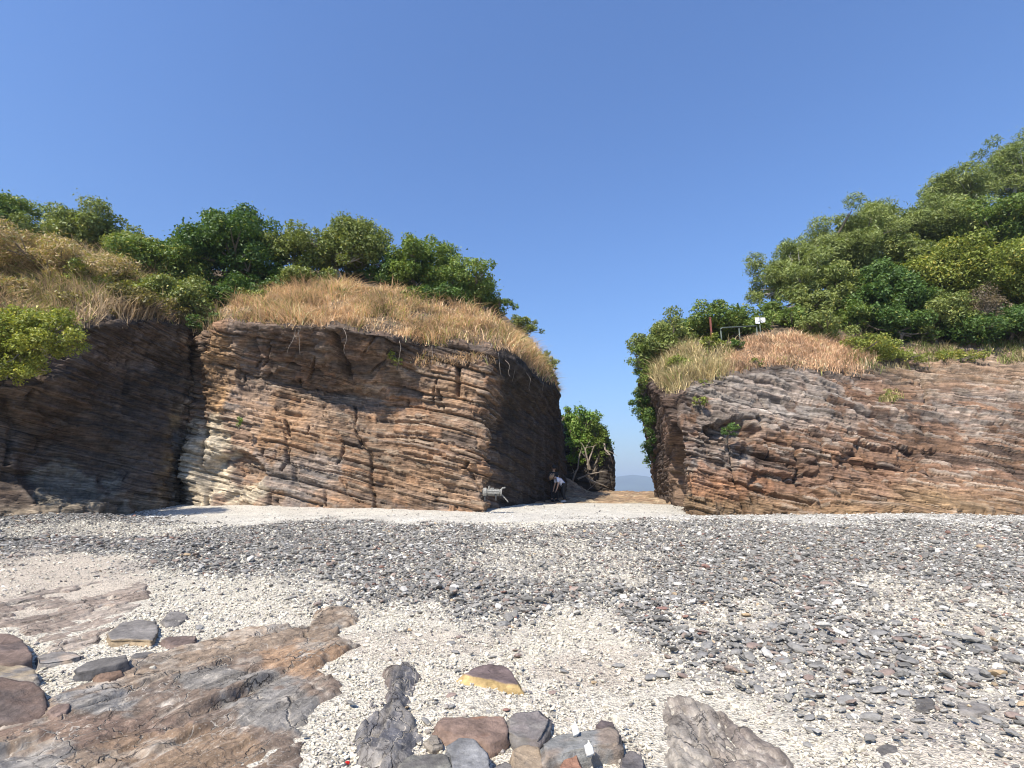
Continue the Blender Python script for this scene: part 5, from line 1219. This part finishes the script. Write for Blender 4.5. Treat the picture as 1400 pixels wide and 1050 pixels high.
for k, (u0, u1, v0, v1) in enumerate(((1032.2, 1038.8, 434.2, 442.6), (1039.6, 1046.6, 434.4, 441.0))):
    a = pt(u0, v0, 23.9); b = pt(u1, v1, 23.9); cc = (a + b) / 2
    mb = MB(); mb.box(cc, (b[0] - a[0], .025, a[2] - b[2])); pn = kid(mb, 'sign_panel', M['sign_white'], root, False, .004)
    w_ = (b[0] - a[0]) * .34; mb = MB(); y_ = cc[1] - .016; z_ = cc[2]
    if k == 0: mb.add([(cc[0] + w_ * .2, y_, z_ - w_), (cc[0] + w_ * 1.3, y_, z_ - w_ * .9), (cc[0] + w_ * 1.3, y_, z_ + w_ * .1)], [(0, 1, 2)])
    else: mb.add([(cc[0] - w_ * 1.2, y_, z_ - w_ * 1.0), (cc[0] - w_ * .1, y_, z_ - w_ * .9), (cc[0] - w_ * 1.1, y_, z_ + w_ * .2)], [(0, 1, 2)])
    mk_ = mb.build('dark_mark', M['ink'], pn)
tag(root, 'pair of small white notice boards on the right clifftop', 'sign')
rp1 = pt(971, 437, 23.0); mb = MB(); mb.box(rp1 + np.array([0, 0, -.45]), (.07, .07, 1.0)); mb.box(rp1 + np.array([0, 0, .08]), (.09, .09, .05))
tag(mb.build('post', M['red'], None, False, .006), 'short dull red post left of the railing', 'post')

# ------------------------------------------------------------------ metal motor fixed at the foot of the left cliff corner
M['steel'] = plain('weathered_grey_steel', (.235, .225, .20), .75, 0.0, .4, 22)
M['rust'] = plain('rusty_stain', (.32, .16, .10), .8, .1, .3, 16)
mc = pt(674, 673, 18.25); root = empty('motor', mc - np.array([0, 0, .28]))
ax = np.array([1.0, .12, -.03]); ax /= np.linalg.norm(ax)
mb = MB(); mb.tube([mc - ax * .22, mc - ax * .2, mc + ax * .22, mc + ax * .24], [.085, .105, .105, .085], 16); kid(mb, 'barrel', M['steel'], root)
for q in range(9):
    w_ = 2 * math.pi * q / 9; d_ = np.array([0, math.cos(w_), math.sin(w_)]) * .112
    mb = MB(); mb.bar(mc - ax * .19 + d_, mc + ax * .2 + d_, .011, None, 6); kid(mb, 'cooling_rib', M['steel'], root)
mb = MB(); mb.tube([mc - ax * .36, mc - ax * .34, mc - ax * .24, mc - ax * .22], [.10, .14, .15, .12], 16); fl = kid(mb, 'end_housing', M['steel'], root)
mb = MB(); mb.tube([mc - ax * .375, mc - ax * .345], [.07, .075], 14); kid(mb, 'dark_opening', M['ink'], root)
mb = MB(); mb.tube([mc + ax * .24, mc + ax * .30], [.125, .12], 14); kid(mb, 'flange', M['steel'], root)
mb = MB(); mb.tube([mc + np.array([-.14, 0, .1]), mc + np.array([-.14, 0, .2]), mc + np.array([-.10, 0, .21])], [.03, .03, .025], 8); mb.box(mc + np.array([-.03, 0, .13]), (.12, .08, .05)); kid(mb, 'top_valve', M['steel'], root)
mb = MB(); mb.tube([mc + ax * .28 + np.array([0, 0, .08]), mc + ax * .33 + np.array([0, 0, .15]), mc + ax * .42 + np.array([0, .05, .17])], [.028, .03, .03], 8); kid(mb, 'outlet_pipe', M['steel'], root)
mb = MB(); st_ = mc + ax * .3 + np.array([0, 0, -.06])
for q in range(5):
    a_ = st_ + np.array([.05 * q, 0, -.055 * q]); mb.box(a_, (.06, .07, .035), Euler((0, .8, 0)).to_matrix())
mb.bar(st_, st_ + np.array([.24, 0, -.27]), .018, None, 6); kid(mb, 'chain_strut', M['steel'], root)
for dx_ in (-.28, .1):
    mb = MB(); mb.box(mc + np.array([dx_, .12, -.17]), (.05, .4, .22)); kid(mb, 'bracket', M['ink'], root)
tag(root, 'weathered pale grey metal motor at the foot of the left cliff corner', 'motor')

# ------------------------------------------------------------------ two people in the gap
def skin_mesh(name, verts, edges, radii, mat, parent, root_i=0, sub=2):
    me = bpy.data.meshes.new(name); bm = bmesh.new(); lay = bm.verts.layers.skin.verify(); vs = []
    for k, (p_, r_) in enumerate(zip(verts, radii)):
        v_ = bm.verts.new(p_); v_[lay].radius = (r_, r_) if not isinstance(r_, tuple) else r_; v_[lay].use_root = (k == root_i); vs.append(v_)
    for a_, b_ in edges: bm.edges.new((vs[a_], vs[b_]))
    bm.to_mesh(me); bm.free(); o_ = obj(name, me, mat, parent)
    sk = o_.modifiers.new('skin', 'SKIN'); sk.use_smooth_shade = True; sb = o_.modifiers.new('sub', 'SUBSURF'); sb.levels = sub; sb.render_levels = sub
    return o_
M['skin'] = plain('skin', (.50, .31, .22), .55, 0, .06, 20)
M['shirt'] = plain('lavender_white_cotton', (.78, .78, .88), .85, 0, .06, 20)
M['black_cloth'] = plain('black_cloth', (.022, .022, .025), .85, 0, .15, 20)
M['hair'] = plain('dark_hair', (.03, .02, .015), .6, 0, .2, 40)
M['straw'] = plain('straw_hat', (.52, .31, .17), .85, 0, .15, 40)
M['shoe'] = plain('pale_shoes', (.55, .53, .50), .7, 0, .1, 20)
def person(base, rz, J, shirt, trousers, shoes, label, hat=None, hand_curl=1.0):
    """J: joints in metres, x forward, y left"""
    root = empty('person', base, rz); V_ = lambda k: Vector(J[k])
    names = ['pelvis', 'waist', 'chest', 'neck', 'head_low', 'head', 'sh_l', 'el_l', 'wr_l', 'ha_l', 'sh_r', 'el_r', 'wr_r', 'ha_r', 'hip_l', 'kn_l', 'an_l', 'toe_l', 'hip_r', 'kn_r', 'an_r', 'toe_r']
    ed = [(0, 1), (1, 2), (2, 3), (3, 4), (4, 5), (2, 6), (6, 7), (7, 8), (8, 9), (2, 10), (10, 11), (11, 12), (12, 13), (0, 14), (14, 15), (15, 16), (16, 17), (0, 18), (18, 19), (19, 20), (20, 21)]
    rad = [.12, .105, .125, .05, .075, .095, .055, .042, .03, .034, .055, .042, .03, .034, .085, .058, .04, .036, .085, .058, .04, .036]
    vs = [V_(n_) for n_ in names]; ed2 = list(ed); rad2 = list(rad)
    for hd, wr in ((9, 8), (13, 12)):                       # five fingers on each hand
        d_ = (vs[hd] - vs[wr]).normalized(); s_ = d_.cross(Vector((1, 0, .2))).normalized()
        for f_, (off_, ln_) in enumerate(((-.026, .07), (-.009, .08), (.009, .078), (.026, .06))):
            b_ = vs[hd] + s_ * off_ + d_ * .015; m_ = b_ + d_ * ln_ * .55; e_ = m_ + (d_ * .8 + Vector((.35 * hand_curl, 0, -.2))).normalized() * ln_ * .5
            i0 = len(vs); vs += [b_, m_, e_]; rad2 += [.011, .009, .008]; ed2 += [(hd, i0), (i0, i0 + 1), (i0 + 1, i0 + 2)]
        b_ = vs[wr] + d_ * .03 + s_ * -.035; e_ = b_ + (d_ * .7 - s_ * .6).normalized() * .05
        i0 = len(vs); vs += [b_, e_]; rad2 += [.012, .009]; ed2 += [(hd, i0), (i0, i0 + 1)]
    skin_mesh('body', vs, ed2, rad2, M['skin'], root, 0, 1)
    hp = V_('head'); fw = (V_('face') - hp).normalized(); upv = (hp - V_('neck')).normalized()
    sdv = fw.cross(upv).normalized()
    def face_part(nm, mat, a_, b_, c_, r_):
        mb_ = MB(); mb_.ball(hp + fw * a_ + upv * b_ + sdv * c_, r_, 8, 6); mb_.build(nm, mat, root, True)
    face_part('nose', M['skin'], .10, -.005, 0, (.02, .02, .026)); face_part('eye', M['ink'], .088, .02, .034, .011); face_part('eye', M['ink'], .088, .02, -.034, .011)
    face_part('mouth', M['rust'], .088, -.048, 0, (.012, .026, .008)); face_part('ear', M['skin'], 0, 0, .098, (.018, .014, .03)); face_part('ear', M['skin'], 0, 0, -.098, (.018, .014, .03))
    mb_ = MB(); mb_.ball(hp - fw * .022 + upv * .035, (.108, .108, .10), 12, 8); mb_.build('hair', M['hair'], root, True)
    g_ = .018
    skin_mesh('shirt', [V_('hem'), V_('waist'), V_('chest'), V_('collar'), V_('sh_l'), V_('sl_l'), V_('sh_r'), V_('sl_r')], [(0, 1), (1, 2), (2, 3), (2, 4), (4, 5), (2, 6), (6, 7)], [.165, .14, .15, .075, .085, .072, .085, .072], shirt, root, 1)
    skin_mesh('trousers', [V_('pelvis'), V_('hip_l'), V_('kn_l'), V_('an_l') + Vector((0, 0, .05)), V_('hip_r'), V_('kn_r'), V_('an_r') + Vector((0, 0, .05))], [(0, 1), (1, 2), (2, 3), (0, 4), (4, 5), (5, 6)], [.135, .105, .078, .06, .105, .078, .06], trousers, root, 0)
    for sd_ in 'lr':
        mb_ = MB(); a_ = V_('an_' + sd_); t_ = V_('toe_' + sd_); mb_.tube([a_ - (t_ - a_) * .35 + Vector((0, 0, -.03)), a_ * .6 + t_ * .4 + Vector((0, 0, -.005)), t_ + (t_ - a_) * .35 + Vector((0, 0, 0))], [.045, .055, .04], 10); mb_.build('shoe', shoes, root, True)
    if hat:
        mb_ = MB(); q_ = hp + upv * .06
        n_ = 20; ring = []
        prof = [(.0, .12), (.06, .115), (.10, .085), (.115, .03), (.19, .0), (.20, -.012), (.19, -.02), (.11, .01)] if hat == 'brim' else [(.0, .10), (.06, .09), (.10, .05), (.113, .0), (.11, -.02)]
        pts_ = [q_ + fw * (rr * math.cos(6.2832 * k / n_)) + sdv * (rr * math.sin(6.2832 * k / n_)) + upv * zz for rr, zz in prof for k in range(n_)]
        fs_ = [(i * n_ + k, i * n_ + (k + 1) % n_, (i + 1) * n_ + (k + 1) % n_, (i + 1) * n_ + k) for i in range(len(prof) - 1) for k in range(n_)]
        mb_.add(pts_, fs_); ho = mb_.build('hat' if hat == 'brim' else 'cap', M['straw'] if hat == 'brim' else M['black_cloth'], root, True)
        if hat == 'cap':
            mb_ = MB(); mb_.box(q_ + fw * .15 + upv * .0, (.13, .15, .014)); mb_.build('peak', M['black_cloth'], ho, False, .004)
    tag(root, label, 'person'); return root
def plat_z(x, y):
    i_ = int(np.argmin(np.abs(PX_ - x))); j_ = int(np.argmin(np.abs(PY_ - y))); return max(float(PZ_[i_, j_]), float(ground(x, y)))
bent = dict(pelvis=(.0, 0, .86), waist=(.11, 0, .96), chest=(.30, 0, 1.10), neck=(.42, 0, 1.15), head_low=(.47, 0, 1.15), head=(.53, 0, 1.17), face=(.60, 0, 1.05), collar=(.385, 0, 1.135), hem=(-.03, 0, .74),
            sh_l=(.33, .17, 1.08), el_l=(.36, .21, .82), wr_l=(.42, .17, .60), ha_l=(.45, .15, .53), sh_r=(.33, -.17, 1.08), el_r=(.36, -.21, .82), wr_r=(.44, -.16, .62), ha_r=(.47, -.13, .55), sl_l=(.35, .19, .90), sl_r=(.35, -.19, .90),
            hip_l=(0, .09, .80), kn_l=(.06, .10, .45), an_l=(-.02, .10, .07), toe_l=(.13, .11, .04), hip_r=(0, -.09, .80), kn_r=(.02, -.10, .44), an_r=(-.08, -.10, .07), toe_r=(.07, -.11, .04))
stand = dict(pelvis=(0, 0, .90), waist=(0, 0, 1.05), chest=(.02, 0, 1.27), neck=(.03, 0, 1.42), head_low=(.05, 0, 1.48), head=(.06, 0, 1.56), face=(.17, 0, 1.50), collar=(.028, 0, 1.385), hem=(0, 0, .82),
             sh_l=(.02, .18, 1.32), el_l=(.04, .25, 1.06), wr_l=(.22, .16, 1.13), ha_l=(.29, .12, 1.16), sh_r=(.02, -.18, 1.32), el_r=(.02, -.24, 1.05), wr_r=(.20, -.16, 1.05), ha_r=(.27, -.13, 1.05), sl_l=(.03, .22, 1.14), sl_r=(.02, -.215, 1.14),
             hip_l=(0, .09, .85), kn_l=(.03, .10, .46), an_l=(-.01, .10, .07), toe_l=(.14, .12, .04), hip_r=(0, -.09, .85), kn_r=(.03, -.10, .46), an_r=(-.01, -.10, .07), toe_r=(.14, -.12, .04))
b_ = pt(771, 691, 24.6); bz_ = plat_z(b_[0], b_[1])
person((b_[0], b_[1], bz_), R(197), bent, M['shirt'], M['black_cloth'], M['shoe'], 'person in pale lavender shirt and black trousers bending forward in the gap', 'brim')
b_ = pt(757.5, 690, 25.0); bz_ = plat_z(b_[0], b_[1])
person((b_[0], b_[1], bz_), R(-70), stand, M['black_cloth'], M['black_cloth'], M['black_cloth'], 'person in black with dark cap standing in the shade of the left cliff', 'cap')

# ------------------------------------------------------------------ sea air
m = bpy.data.materials.new('sea_air'); m.use_nodes = True; nt = m.node_tree; nt.nodes.clear()
pv = nt.nodes.new('ShaderNodeVolumePrincipled'); pv.inputs['Color'].default_value = (.70, .84, 1.0, 1); pv.inputs['Density'].default_value = 0.00032; pv.inputs['Anisotropy'].default_value = 0.1
ot = nt.nodes.new('ShaderNodeOutputMaterial'); nt.links.new(pv.outputs[0], ot.inputs['Volume'])
mb = MB(); mb.box((0, 0, 96), (20000, 20000, 200)); hz = mb.build('haze', m); tag(hz, 'thin sea haze', kind='stuff')
